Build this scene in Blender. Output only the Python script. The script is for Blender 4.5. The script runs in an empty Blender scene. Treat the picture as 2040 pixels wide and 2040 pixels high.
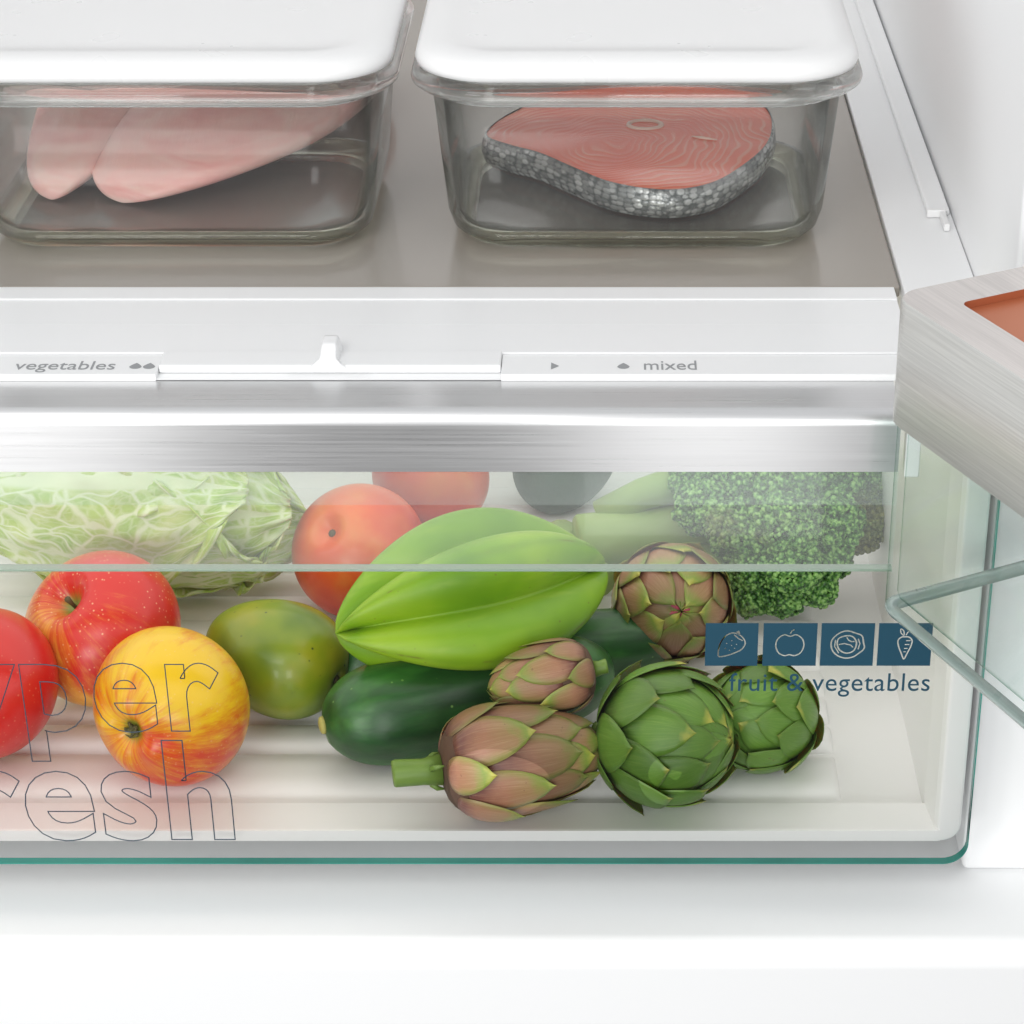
import bpy, bmesh, math, random
from math import sin, cos, pi, radians, sqrt, exp, atan2
from mathutils import Vector, Matrix, noise
random.seed(7)

# ------------------------------------------------------------------ camera
scene = bpy.context.scene
TH = radians(28.5); FPX = 4610.0; PPX, PPY = 1200.0, 1020.0; DIST = 1.1
CAM = Vector((0, -DIST*cos(TH), DIST*sin(TH)))
FWD = Vector((0, cos(TH), -sin(TH))); UPV = Vector((0, sin(TH), cos(TH))); RGT = Vector((1, 0, 0))
cd = bpy.data.cameras.new('camera'); cam = bpy.data.objects.new('camera', cd)
scene.collection.objects.link(cam)
cam.location = CAM; cam.rotation_euler = (radians(90)-TH, 0, 0)
cd.sensor_width = 36; cd.lens = 36*FPX/2040; cd.shift_x = -(PPX-1020)/2040
cd.clip_start = 0.01; cd.clip_end = 50
scene.camera = cam
# ------------------------------------------------------------------ light
w = bpy.data.worlds.new('World'); scene.world = w; w.use_nodes = True
bgn = w.node_tree.nodes['Background']; bgn.inputs[0].default_value = (0.97, 0.985, 1.0, 1); bgn.inputs[1].default_value = 0.80
def area(name, loc, target, sx, sy, power, col=(1, 1, 1)):
    l = bpy.data.lights.new(name, 'AREA'); l.shape = 'RECTANGLE'; l.size = sx; l.size_y = sy
    l.energy = power; l.color = col
    o = bpy.data.objects.new(name, l); scene.collection.objects.link(o)
    o.location = loc
    o.rotation_euler = (Vector(target)-Vector(loc)).to_track_quat('-Z', 'Y').to_euler()
    return o
area('key_softbox', (-0.55, -1.25, 1.15), (0, 0.12, -0.1), 0.9, 0.7, 12, (1, 0.985, 0.965))
area('front_softbox_left', (-0.80, -1.6, 0.18), (-0.15, 0.1, -0.1), 0.62, 0.5, 7.2, (1, 0.995, 0.985))
area('front_softbox_right', (0.14, -1.6, 0.18), (0.05, 0.1, -0.1), 0.30, 0.5, 3.8, (1, 0.995, 0.985))
area('low_softbox_left', (-0.92, -1.5, -0.62), (-0.1, 0, 0), 0.85, 0.40, 1.8)
area('low_softbox_right', (0.12, -1.5, -0.62), (0.1, 0, 0), 0.28, 0.40, 0.6)
area('drawer_fill', (-0.16, 0.22, 0.046), (-0.16, 0.22, -0.5), 0.80, 0.36, 1.2, (1, 0.99, 0.975))   # added fill light, unseen under the cover, to brighten the drawer
scene.view_settings.view_transform = 'Standard'; scene.view_settings.look = 'None'
scene.view_settings.exposure = 0.0; scene.view_settings.gamma = 1.0
scene.render.engine = 'CYCLES'
cy = scene.cycles
cy.use_denoising = True; cy.max_bounces = 14; cy.transmission_bounces = 12; cy.transparent_max_bounces = 16
cy.diffuse_bounces = 5; cy.glossy_bounces = 5; cy.sample_clamp_indirect = 6; cy.blur_glossy = 0.5

# ------------------------------------------------------------------ helpers
def ray(px, py): return (FWD + RGT*((px-PPX)/FPX) - UPV*((py-PPY)/FPX))
def atz(px, py, z):                       # point of the horizontal plane at height z
    r = ray(px, py); return CAM + r*((z-CAM.z)/r.z)
def aty(px, py, y=0.0):                   # point of the vertical plane Y = y
    r = ray(px, py); return CAM + r*((y-CAM.y)/r.y)
def depth(p): return (p-CAM).dot(FWD)
def cdir(dx, dy):                         # unit vector whose picture offset is (dx right, dy up), towards viewer
    t = sqrt(max(0.0, 1-dx*dx-dy*dy)); return RGT*dx + UPV*dy - FWD*t
def link(o):
    scene.collection.objects.link(o); return o
def mobj(name, verts, faces, mat, parent=None, smooth=True, uvs=None):
    me = bpy.data.meshes.new(name); me.from_pydata([tuple(v) for v in verts], [], faces); me.update()
    if smooth: me.polygons.foreach_set('use_smooth', [True]*len(me.polygons))
    if uvs:
        ul = me.uv_layers.new(name='UVMap')
        for lp in me.loops: ul.data[lp.index].uv = uvs[lp.vertex_index]
    if mat: me.materials.append(mat)
    o = link(bpy.data.objects.new(name, me))
    if parent: o.parent = parent
    return o
def bobj(name, bm, mat, parent=None, smooth=False):
    me = bpy.data.meshes.new(name); bmesh.ops.recalc_face_normals(bm, faces=bm.faces); bm.to_mesh(me); bm.free()
    if smooth: me.polygons.foreach_set('use_smooth', [True]*len(me.polygons))
    if mat: me.materials.append(mat)
    o = link(bpy.data.objects.new(name, me))
    if parent: o.parent = parent
    return o
def box(name, x0, x1, y0, y1, z0, z1, mat, parent=None, bev=0.0, seg=3):
    bm = bmesh.new(); bmesh.ops.create_cube(bm, size=1)
    for v in bm.verts:
        v.co = Vector((x0 if v.co.x < 0 else x1, y0 if v.co.y < 0 else y1, z0 if v.co.z < 0 else z1))
    if bev > 0: bmesh.ops.bevel(bm, geom=list(bm.edges), offset=bev, segments=seg, affect='EDGES', profile=0.5)
    o = bobj(name, bm, mat, parent, bev > 0)
    if bev > 0:
        md = o.modifiers.new('wn', 'WEIGHTED_NORMAL'); md.keep_sharp = False
    return o
def empty(name, loc=(0, 0, 0)):
    o = bpy.data.objects.new(name, None); o.empty_display_size = 0.01; o.location = loc; return link(o)
def tag(o, label=None, cat=None, group=None, kind=None):
    if label: o['label'] = label
    if cat: o['category'] = cat
    if group: o['group'] = group
    if kind: o['kind'] = kind
    return o
def grid(name, fn, nu, nv, mat, parent=None, closed_u=True, caps=True, uv=False):
    V = []; UV = []
    for j in range(nv+1):
        for i in range(nu if closed_u else nu+1):
            u = i/nu; v = j/nv; V.append(fn(u, v)); UV.append((u, v))
    n = nu if closed_u else nu+1; F = []
    for j in range(nv):
        for i in range(nu):
            a = j*n+i; b = j*n+(i+1) % n; F.append((a, b, b+n, a+n))
    return mobj(name, V, F, mat, parent, True, UV if uv else None)
def basis(z, hint=Vector((0, 0, 1))):
    z = z.normalized()
    if abs(z.dot(hint)) > 0.97: hint = Vector((0, 1, 0))
    x = hint.cross(z).normalized(); y = z.cross(x); return Matrix((x, y, z)).transposed()
def pose(o, loc, z, roll=0, hint=Vector((0, 0, 1))):
    m = basis(z, hint) @ Matrix.Rotation(roll, 3, 'Z')
    o.matrix_world = Matrix.Translation(loc) @ m.to_4x4(); return o
def tube(name, pts, rads, mat, parent=None, n=16, cap=True):
    pts = [Vector(p) for p in pts]; V = []; F = []
    prev = None
    for i, p in enumerate(pts):
        t = (pts[min(i+1, len(pts)-1)]-pts[max(i-1, 0)]).normalized()
        if prev is None:
            m = basis(t); x = m.col[0].copy()
        else:
            x = (prev - t*prev.dot(t)).normalized()
        y = t.cross(x); prev = x
        for k in range(n):
            a = 2*pi*k/n; V.append(p + (x*cos(a)+y*sin(a))*rads[i])
    for i in range(len(pts)-1):
        for k in range(n):
            a = i*n+k; b = i*n+(k+1) % n; F.append((a, b, b+n, a+n))
    if cap:
        F.append(tuple(range(n-1, -1, -1))); F.append(tuple(range((len(pts)-1)*n, len(pts)*n)))
    return mobj(name, V, F, mat, parent)
def rrect(a, b, r, z, cx=0, cy=0, k=8):
    pts = []
    for q, (sx, sy) in enumerate(((1, 1), (-1, 1), (-1, -1), (1, -1))):
        for i in range(k+1):
            t = pi/2*q + pi/2*i/k
            pts.append(Vector((cx+sx*(a-r)+r*cos(t), cy+sy*(b-r)+r*sin(t), z)))
    return pts
def loft(name, loops, mat, parent=None, smooth=True, cap0=True, cap1=True):
    n = len(loops[0]); V = [p for l in loops for p in l]; F = []
    for j in range(len(loops)-1):
        for i in range(n):
            a = j*n+i; b = j*n+(i+1) % n; F.append((a, b, b+n, a+n))
    if cap0: F.append(tuple(range(n-1, -1, -1)))
    if cap1: F.append(tuple(range((len(loops)-1)*n, len(loops)*n)))
    return mobj(name, V, F, mat, parent, smooth)

# ------------------------------------------------------------------ material helpers
class M:
    def __init__(s, name):
        s.m = bpy.data.materials.new(name); s.m.use_nodes = True; s.t = s.m.node_tree
        s.b = s.t.nodes['Principled BSDF']; s.o = s.t.nodes['Material Output']
    def n(s, ty, **kw):
        nd = s.t.nodes.new(ty)
        for k, v in kw.items():
            if k in ('inp',): 
                for kk, vv in v.items(): nd.inputs[kk].default_value = vv
            else: setattr(nd, k, v)
        return nd
    def l(s, a, b): s.t.links.new(a, b)
    def set(s, **kw):
        for k, v in kw.items(): s.b.inputs[k.replace('_', ' ')].default_value = v
        return s
    def math(s, op, a, b=None, c=None, clamp=False):
        nd = s.n('ShaderNodeMath', operation=op, use_clamp=clamp)
        for i, x in enumerate((a, b, c)):
            if x is None: continue
            if isinstance(x, (int, float)): nd.inputs[i].default_value = x
            else: s.l(x, nd.inputs[i])
        return nd.outputs[0]
    def mix(s, f, a, b, blend='MIX'):
        nd = s.n('ShaderNodeMix', data_type='RGBA', blend_type=blend)
        for sock, x in ((nd.inputs[0], f), (nd.inputs[6], a), (nd.inputs[7], b)):
            if isinstance(x, (int, float)): sock.default_value = x
            elif isinstance(x, tuple): sock.default_value = x if len(x) == 4 else (*x, 1)
            else: s.l(x, sock)
        return nd.outputs[2]
    def ramp(s, f, stops):
        nd = s.n('ShaderNodeValToRGB'); e = nd.color_ramp.elements
        e[0].position = stops[0][0]; e[0].color = (*stops[0][1], 1)
        e[1].position = stops[-1][0]; e[1].color = (*stops[-1][1], 1)
        for p, c in stops[1:-1]:
            x = e.new(p); x.color = (*c, 1)
        s.l(f, nd.inputs[0]); return nd.outputs[0]
    def smooth(s, f, a, b):
        nd = s.n('ShaderNodeMapRange', interpolation_type='SMOOTHSTEP'); s.l(f, nd.inputs[0])
        nd.inputs[1].default_value = a; nd.inputs[2].default_value = b; return nd.outputs[0]
    def coord(s, which='Object', scale=None):
        tc = s.n('ShaderNodeTexCoord'); o = tc.outputs[which]
        if scale:
            mp = s.n('ShaderNodeMapping'); mp.inputs['Scale'].default_value = scale; s.l(o, mp.inputs[0]); o = mp.outputs[0]
        return o
    def noise(s, vec, scale, detail=4, rough=0.55, dist=0.0):
        nd = s.n('ShaderNodeTexNoise'); nd.inputs['Scale'].default_value = scale; nd.inputs['Detail'].default_value = detail
        nd.inputs['Roughness'].default_value = rough; nd.inputs['Distortion'].default_value = dist
        if vec is not None: s.l(vec, nd.inputs['Vector'])
        return nd.outputs[0]
    def vor(s, vec, scale, feature='F1', out='Distance', rand=1.0):
        nd = s.n('ShaderNodeTexVoronoi', feature=feature); nd.inputs['Scale'].default_value = scale
        nd.inputs['Randomness'].default_value = rand
        s.l(vec, nd.inputs['Vector']); return nd.outputs[out]
    def bump(s, h, strength=0.3, dist=0.001):
        nd = s.n('ShaderNodeBump'); nd.inputs['Strength'].default_value = strength; nd.inputs['Distance'].default_value = dist
        s.l(h, nd.inputs['Height']); s.l(nd.outputs[0], s.b.inputs['Normal']); return nd
    def base(s, c): s.l(c, s.b.inputs['Base Color'])

def plastic(name, col, rough=0.35, sss=0.0, grain=0.03):
    m = M(name); m.set(Roughness=rough); c = m.coord()
    nz = m.noise(c, 9, 3)
    m.base(m.mix(m.math('MULTIPLY', nz, grain), (*col,), tuple(x*0.8 for x in col)))
    m.l(m.math('ADD', m.math('MULTIPLY', m.noise(c, 30, 2), 0.04), rough-0.02), m.b.inputs['Roughness'])
    return m.m
white = plastic('white_plastic', (0.86, 0.865, 0.87), 0.32)
white2 = plastic('liner_white', (0.90, 0.905, 0.91), 0.6)
lidm = plastic('lid_white', (0.82, 0.82, 0.82), 0.28)
ribm = plastic('tray_white', (0.87, 0.86, 0.855), 0.36)

def brushed(name, col, scale, rough=0.28, axis_rot=0.0, aniso=0.6, bump=0.05, var=0.12, metallic=1.0, tang=False):
    m = M(name); m.set(Metallic=metallic, Anisotropic=aniso)
    if tang:
        m.b.inputs['Anisotropic Rotation'].default_value = 0.25; cb_ = m.n('ShaderNodeCombineXYZ'); cb_.inputs[0].default_value = 1.0
        m.l(cb_.outputs[0], m.b.inputs['Tangent'])
    c = m.coord('Object', scale)
    n1 = m.noise(c, 1.0, 5, 0.7)
    m.base(m.mix(m.smooth(n1, 0.3, 0.7), tuple(x*(1-var) for x in col), col))
    m.l(m.math('ADD', m.math('MULTIPLY', n1, 0.16), rough-0.08), m.b.inputs['Roughness'])
    m.bump(n1, bump, 0.0005); return m.m
steel = brushed('brushed_steel', (0.72, 0.72, 0.725), (9, 900, 900), 0.30, aniso=0.85, tang=True, var=0.05, bump=0.02)
railmetal = brushed('brushed_rail_side', (0.70, 0.70, 0.675), (14, 900, 900), 0.42, metallic=0.55, var=0.2, bump=0.12)
railtop = brushed('brushed_rail_top', (0.70, 0.66, 0.64), (12, 520, 700), 0.46, metallic=0.45, var=0.16, bump=0.1)
copper = M('copper_panel'); copper.set(Metallic=0.35, Roughness=0.38)
copper.base(copper.mix(copper.noise(copper.coord(), 14, 3), (0.52, 0.17, 0.075), (0.44, 0.14, 0.07))); copper = copper.m

def thin(name, tint, haze=0.0, rough=0.02, hazecol=(0.9, 0.93, 0.92), ior=1.45, streak=False):
    m = M(name); t = m.t; t.nodes.remove(m.b)
    tr = m.n('ShaderNodeBsdfTransparent'); tr.inputs[0].default_value = (*tint, 1)
    gl = m.n('ShaderNodeBsdfGlossy'); gl.inputs['Roughness'].default_value = rough; gl.inputs[0].default_value = (1, 1, 1, 1)
    fr = m.n('ShaderNodeFresnel'); fr.inputs[0].default_value = ior
    mx = m.n('ShaderNodeMixShader'); m.l(fr.outputs[0], mx.inputs[0]); m.l(tr.outputs[0], mx.inputs[1]); m.l(gl.outputs[0], mx.inputs[2])
    out = mx.outputs[0]
    if haze > 0:
        df = m.n('ShaderNodeBsdfDiffuse'); df.inputs[0].default_value = (*hazecol, 1)
        m2 = m.n('ShaderNodeMixShader')
        f = m.math('MULTIPLY', m.math('ADD', m.math('MULTIPLY', m.noise(m.coord('Object', (3, 60, 60)), 1, 3), 0.5), 0.75), haze)
        m.l(f, m2.inputs[0])
        m.l(out, m2.inputs[1]); m.l(df.outputs[0], m2.inputs[2]); out = m2.outputs[0]
    m.l(out, m.o.inputs[0]); return m.m
pane = thin('drawer_glass', (0.985, 0.995, 0.99))
apronm = thin('apron_glass', (0.95, 0.98, 0.965), haze=0.12, rough=0.06, ior=1.33)  # white haze mixed in for the reflections on the apron
bandm = thin('apron_reflection_haze', (0.92, 0.97, 0.95), haze=0.12, ior=1.33, rough=0.1, hazecol=(0.85, 0.92, 0.91))  # painted haze for the brighter reflection along the top of the apron
def solidglass(name, col=(1, 1, 1), dens=0.0, abscol=(0.3, 0.8, 0.7), ior=1.45, rough=0.0, straight=0.0):
    m = M(name); m.set(Roughness=rough, IOR=ior); m.b.inputs['Transmission Weight'].default_value = 1.0
    m.b.inputs['Base Color'].default_value = (*col, 1)
    if straight > 0:                       # part of the light passes the thin walls unbent
        tr = m.n('ShaderNodeBsdfTransparent'); tr.inputs[0].default_value = (0.97, 0.985, 0.975, 1); ms = m.n('ShaderNodeMixShader'); ms.inputs[0].default_value = straight
        m.l(m.b.outputs[0], ms.inputs[1]); m.l(tr.outputs[0], ms.inputs[2]); m.l(ms.outputs[0], m.o.inputs[0])
    if dens > 0:
        va = m.n('ShaderNodeVolumeAbsorption'); va.inputs[0].default_value = (*abscol, 1); va.inputs[1].default_value = dens
        m.l(va.outputs[0], m.o.inputs['Volume'])
    return m.m
def wallglass(name, clear, graze, power=2.5, f0=0.04, gain=0.9, rough=0.015, haze=0.0):
    m = M(name); m.t.nodes.remove(m.b)
    lw = m.n('ShaderNodeLayerWeight'); lw.inputs[0].default_value = 0.5
    fa = lw.outputs['Facing']
    tr = m.n('ShaderNodeBsdfTransparent'); m.l(m.mix(m.math('POWER', fa, power), clear, graze), tr.inputs[0])
    gl = m.n('ShaderNodeBsdfGlossy'); gl.inputs['Roughness'].default_value = rough; gl.inputs[0].default_value = (1, 1, 1, 1)
    f = m.math('ADD', m.math('MULTIPLY', m.math('POWER', fa, 5), gain), f0)
    mx = m.n('ShaderNodeMixShader'); m.l(f, mx.inputs[0]); m.l(tr.outputs[0], mx.inputs[1]); m.l(gl.outputs[0], mx.inputs[2])
    out = mx.outputs[0]
    if haze > 0:
        df = m.n('ShaderNodeBsdfDiffuse'); df.inputs[0].default_value = (0.9, 0.9, 0.9, 1); m2 = m.n('ShaderNodeMixShader'); m2.inputs[0].default_value = haze
        m.l(out, m2.inputs[1]); m.l(df.outputs[0], m2.inputs[2]); out = m2.outputs[0]
    m.l(out, m.o.inputs[0]); return m.m
bodyglass = wallglass('container_wall_glass', (0.988, 0.99, 0.988), (0.30, 0.33, 0.30), 2.8, f0=0.012, rough=0.12, haze=0.02)  # faint white haze painted into the container walls
binwall = wallglass('bin_wall_glass', (0.975, 0.99, 0.985), (0.30, 0.50, 0.42), 5.0, gain=0.25, f0=0.03)
binedge = M('bin_thick_edge'); binedge.set(Roughness=0.08); binedge.b.inputs['Transmission Weight'].default_value = 0.55
binedge.base(binedge.mix(binedge.noise(binedge.coord('Object', (6, 60, 60)), 1, 3), (0.38, 0.46, 0.44), (0.66, 0.74, 0.72))); binedge = binedge.m
baseglass = solidglass('base_glass', (0.90, 0.91, 0.74), straight=0.25)  # olive painted in for the vegetable colours refracted in the base
contglass = solidglass('container_glass', (0.985, 0.99, 0.985), straight=0.3)
binglass = solidglass('bin_glass', (0.97, 0.99, 0.985), 16, (0.25, 0.75, 0.66), straight=0.3)
tealedge = M('teal_glass_edge'); tealedge.set(Roughness=0.12); tealedge.b.inputs['Transmission Weight'].default_value = 0.15
_c = tealedge.coord('Object', (7, 7, 7))
tealedge.base(tealedge.ramp(tealedge.noise(_c, 1.0, 3, 0.6), [(0.33, (0.0, 0.06, 0.05)), (0.38, (0.05, 0.36, 0.30)), (0.6, (0.08, 0.50, 0.42)), (0.8, (0.14, 0.60, 0.50))]))
tealedge = tealedge.m
rimglass = M('green_rim_edge'); rimglass.set(Roughness=0.1); rimglass.b.inputs['Transmission Weight'].default_value = 0.6
rimglass.base(rimglass.mix(rimglass.noise(rimglass.coord('Object', (3, 40, 40)), 1), (0.25, 0.38, 0.28), (0.60, 0.70, 0.62))); rimglass = rimglass.m
printline = plastic('print_slate', (0.03, 0.055, 0.085), 0.5)
printteal = plastic('print_teal', (0.007, 0.062, 0.105), 0.5)
printgrey = plastic('print_grey', (0.30, 0.31, 0.32), 0.5)

shelfm = M('shelf_glass_taupe'); shelfm.set(Roughness=0.16, IOR=1.5)  # opaque taupe painted for the dark drawer below and the reflections
shelfm.base(shelfm.mix(shelfm.noise(shelfm.coord('Object', (3.5, 1.2, 1)), 1.3, 3, 0.5), (0.32, 0.285, 0.24), (0.36, 0.335, 0.31))); shelfm = shelfm.m

# ------------------------------------------------------------------ setting: the liner
ZF = -0.235                                   # liner floor height
ZS = 0.060                                    # top of the cover and the glass shelf
XW = atz(1928, 520, ZS).x                     # right wall
XL = -0.62
YB = 0.74
XD = aty(1937, 1600, 0).x                     # right edge of the drawer front
lf = Vector((0, 0, 0))
# floor with rounded front edge (profile extruded along X)
def extrude_profile(name, prof, x0, x1, mat, parent=None, smooth=True, caps=True):
    n = len(prof); V = [Vector((x0, y, z)) for y, z in prof]+[Vector((x1, y, z)) for y, z in prof]
    F = [(i, (i+1) % n, n+(i+1) % n, n+i) for i in range(n)]
    if caps: F += [tuple(range(n-1, -1, -1)), tuple(range(n, 2*n))]
    o = mobj(name, V, F, mat, parent, False)
    return o
yfl = atz(1200, 1893, ZF).y
RF = 0.013
prof = [(YB, ZF), (yfl+RF, ZF)]
for i in range(1, 31):
    t = pi/2*i/30; prof.append((yfl+RF-RF*sin(t), ZF-RF+RF*cos(t)))
prof += [(yfl, ZF-0.5), (YB, ZF-0.5)]
o = extrude_profile('liner_floor', prof, XL, XW+0.25, white2); tag(o, kind='structure')
o = box('liner_wall_right', XW, XW+0.35, 0.03, YB, ZF, 0.62, white2, None, 0.004); tag(o, kind='structure')
o = box('liner_wall_left', XL-0.03, XL, -0.02, YB, ZF, 0.62, white2, None, 0.004); tag(o, kind='structure')
o = box('liner_wall_back', XL-0.03, XW+0.03, YB+0.002, YB+0.03, ZF-0.2, 0.62, white2); tag(o, kind='structure')

o = box('room_floor', -3.0, 3.0, -4.0, yfl+0.02, -0.95, -0.93, plastic('grey_floor', (0.055, 0.052, 0.05), 0.7)); tag(o, kind='structure')
# ------------------------------------------------------------------ glass shelf, its side rail, crisper cover
yp = atz(1200, 572, ZS).y                     # front of the glass shelf
xs0 = atz(1788, 553, ZS).x
sh = box('glass_shelf', XL+0.01, xs0, yp+0.0005, YB-0.004, ZS-0.006, ZS, shelfm, None, 0.0012)
tag(sh, 'grey glass shelf carrying the two lidded glass containers', 'shelf')
rail = empty('shelf_rail', (xs0, 0.2, ZS)); tag(rail, 'white plastic side rail between the glass shelf and the right wall', 'shelf rail')
def rp(name, *a, **k):
    o = box(name, *a, **k); o.parent = rail; o.matrix_parent_inverse = Matrix.Translation(-rail.location); return o
yr = atz(1850, 560, ZS).y
rp('rail_base', xs0+0.0008, XW-0.0005, yr-0.02, YB-0.006, ZS-0.02, ZS+0.002, white, None, 0.0008)
xb0 = atz(1846, 404, ZS+0.008).x; yb = atz(1846, 410, ZS+0.008).y
rp('guide_bar', xb0, XW-0.002, yb, YB-0.01, ZS+0.0022, ZS+0.0058, white, None, 0.001)
rp('stop_bracket', xb0-0.0005, xb0+0.010, yb-0.0035, yb-0.0002, ZS+0.0022, ZS+0.0068, lidm, None, 0.0008)
rp('stop_tab', xb0+0.0062, xb0+0.0095, yb-0.0235, yb-0.0037, ZS+0.0022, ZS+0.0064, lidm, None, 0.0008)

XC = aty(1783, 660, 0.08).x + 0.005                   # right end of cover
cov = empty('crisper_cover', (0, 0.08, ZS)); tag(cov, 'white crisper cover with humidity slider and grey symbols below the glass shelf', 'drawer cover')
def cvp(o): o.parent = cov; o.matrix_parent_inverse = Matrix.Translation(-cov.location); return o
def yz(py, z=ZS): return atz(1200, py, z).y
YF = yz(743)
xsl0, xsl1 = atz(318, 725, ZS).x, atz(998, 725, ZS).x
ys = [yz(572)-0.0006, yz(597), yz(646), yz(703)]
cvp(box('cover_strip', XL+0.01, XC, ys[1]+0.0002, ys[0], ZS-0.010, ZS+0.0004, white, None, 0.0005))
cvp(box('cover_strip', XL+0.01, XC, ys[2]+0.0003, ys[1]-0.0002, ZS-0.010, ZS-0.0004, white, None, 0.0005))
cvp(box('cover_strip', XL+0.01, XC, ys[3]+0.0003, ys[2]-0.0003, ZS-0.010, ZS+0.0000, white, None, 0.0004))
cvp(box('label_strip', xsl1+0.0003, XC, YF, ys[3]-0.0003, ZS-0.0043, ZS-0.0008, white, None, 0.0004))
cvp(box('label_strip', XL+0.01, xsl0-0.0003, YF, ys[3]-0.0003, ZS-0.0043, ZS-0.0008, white, None, 0.0004))
cvp(box('slot_floor', xsl0-0.0006, xsl1+0.0006, YF+0.0005, ys[3]-0.0004, ZS-0.0041, ZS-0.0036, white, None, 0.0003))
# slider with flared finger tab
sl = cvp(box('slider', xsl0, xsl1, yz(731), ys[3]+0.001, ZS-0.0034, ZS+0.0008, white, None, 0.0009))
xt = atz(661, 700, ZS).x
V = []; rows = 14; cols = 60; wtab = 0.0044
y0t, y1t = yz(732), yz(692)
for j in range(rows+1):
    for i in range(cols+1):
        u = i/cols*2-1; v = j/rows
        x = xt + u*0.019; y = y0t + (y1t-y0t)*v
        ax = abs(u*0.019)
        flare = wtab + 0.004*max(0, 1-v*4.5)**2
        hgt = 1/(1+exp((ax-flare)/0.00035))
        z = ZS-0.0012 + 0.0092*hgt*min(1, 0.35+v*1.6 if v < 0.4 else 1)*(1-max(0, (v-0.85)/0.15)**2*0.9)
        V.append(Vector((x, y, z)))
F = [(j*(cols+1)+i, j*(cols+1)+i+1, (j+1)*(cols+1)+i+1, (j+1)*(cols+1)+i) for j in range(rows) for i in range(cols)]
# close the tab underneath
base_i = len(V)
ring = [i for i in range(cols+1)] + [(j*(cols+1)+cols) for j in range(1, rows+1)] + [rows*(cols+1)+i for i in range(cols-1, -1, -1)] + [j*(cols+1) for j in range(rows-1, 0, -1)]
V += [Vector((V[i].x, V[i].y, ZS-0.002)) for i in ring]
nr = len(ring); F += [(ring[i], base_i+i, base_i+(i+1) % nr, ring[(i+1) % nr]) for i in range(nr)]
tb = mobj('finger_tab', V, F, white, sl); tb.matrix_parent_inverse = Matrix.Identity(4)

# ---- text and print helpers
def text_mesh(name, s, size, mat, parent, extr=0.0001, outline=0.0, offset=0.0, sx=1.0, shear=0.0, spacing=1.0):
    cu = bpy.data.curves.new(name, 'FONT'); cu.body = s; cu.size = size; cu.offset = offset; cu.shear = shear
    cu.space_character = spacing; cu.resolution_u = 5
    if outline > 0:
        cu.fill_mode = 'NONE'; cu.bevel_depth = outline; cu.bevel_resolution = 1
    else: cu.extrude = extr
    tmp = link(bpy.data.objects.new(name+'_c', cu)); bpy.context.view_layer.update()
    dg = bpy.context.evaluated_depsgraph_get()
    me = bpy.data.meshes.new_from_object(tmp.evaluated_get(dg)); bpy.data.objects.remove(tmp)
    me.materials.clear(); me.materials.append(mat); me.name = name
    return link(bpy.data.objects.new(name, me))
def fit(o, origin, ux, uy, x0, x1, y0=None, h=None):
    """place flat text: local x -> ux between x0..x1 (metres), local y -> uy with height h"""
    vs = [v.co.copy() for v in o.data.vertices]
    a0, a1 = min(v.x for v in vs), max(v.x for v in vs); b0, b1 = min(v.y for v in vs), max(v.y for v in vs)
    n = ux.cross(uy)
    for v, c in zip(o.data.vertices, vs):
        v.co = origin + ux*(x0+(c.x-a0)/(a1-a0)*(x1-x0)) + uy*((c.y-b0)/(b1-b0)*h + (y0 or 0)) + n*c.z
    return o
def shape2d(name, loops, mat, ex=0.0001):
    """flat printed shape with holes; loops in metres in XY"""
    cu = bpy.data.curves.new(name, 'CURVE'); cu.dimensions = '2D'; cu.fill_mode = 'BOTH'; cu.extrude = ex
    for lp in loops:
        sp = cu.splines.new('POLY'); sp.points.add(len(lp)-1); sp.use_cyclic_u = True
        for p, q in zip(sp.points, lp): p.co = (q[0], q[1], 0, 1)
    tmp = link(bpy.data.objects.new(name+'_c', cu)); bpy.context.view_layer.update()
    me = bpy.data.meshes.new_from_object(tmp.evaluated_get(bpy.context.evaluated_depsgraph_get())); bpy.data.objects.remove(tmp)
    me.materials.clear(); me.materials.append(mat); me.name = name
    return link(bpy.data.objects.new(name, me))
zt = ZS-0.0008+0.00015
X1, Y1, Z1 = Vector((1, 0, 0)), Vector((0, 1, 0)), Vector((0, 0, 1))
t = text_mesh('printed_word', 'mixed', 0.01, printgrey, None, 0.00005)
fit(t, Vector((0, 0, zt)), X1, Y1, atz(1283, 733, zt).x, atz(1388, 733, zt).x, yz(734), yz(716)-yz(734)); cvp(t)
t = text_mesh('printed_word', 'vegetables', 0.01, printgrey, None, 0.00005)
fit(t, Vector((0, 0, zt)), X1, Y1, atz(28, 733, zt).x, atz(228, 733, zt).x, yz(739), yz(717)-yz(739)); cvp(t)
def drop(px, name='drop_symbol'):
    w_ = 0.0029; lp = []
    for i in range(40):
        a = 2*pi*i/40; x = sin(a); y = -cos(a)
        if y > 0: x *= (1-y)**0.55; 
        lp.append((x*w_, y*w_*(1.5 if y > 0 else 0.95)))
    d = shape2d(name, [lp], printgrey, 0.00005); c = atz(px, 730, zt)
    for v in d.data.vertices: v.co = Vector((c.x+v.co.x, c.y+v.co.y*0.92, zt+v.co.z))
    return cvp(d)
drop(270); drop(297); drop(1242)
d = shape2d('arrow_symbol', [[(-0.0017, -0.0038), (-0.0017, 0.0038), (0.0021, 0)]], printgrey, 0.00005); c = atz(1105, 729, zt)
for v in d.data.vertices: v.co = Vector((c.x+v.co.x, c.y+v.co.y, zt+v.co.z))
cvp(d)

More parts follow.
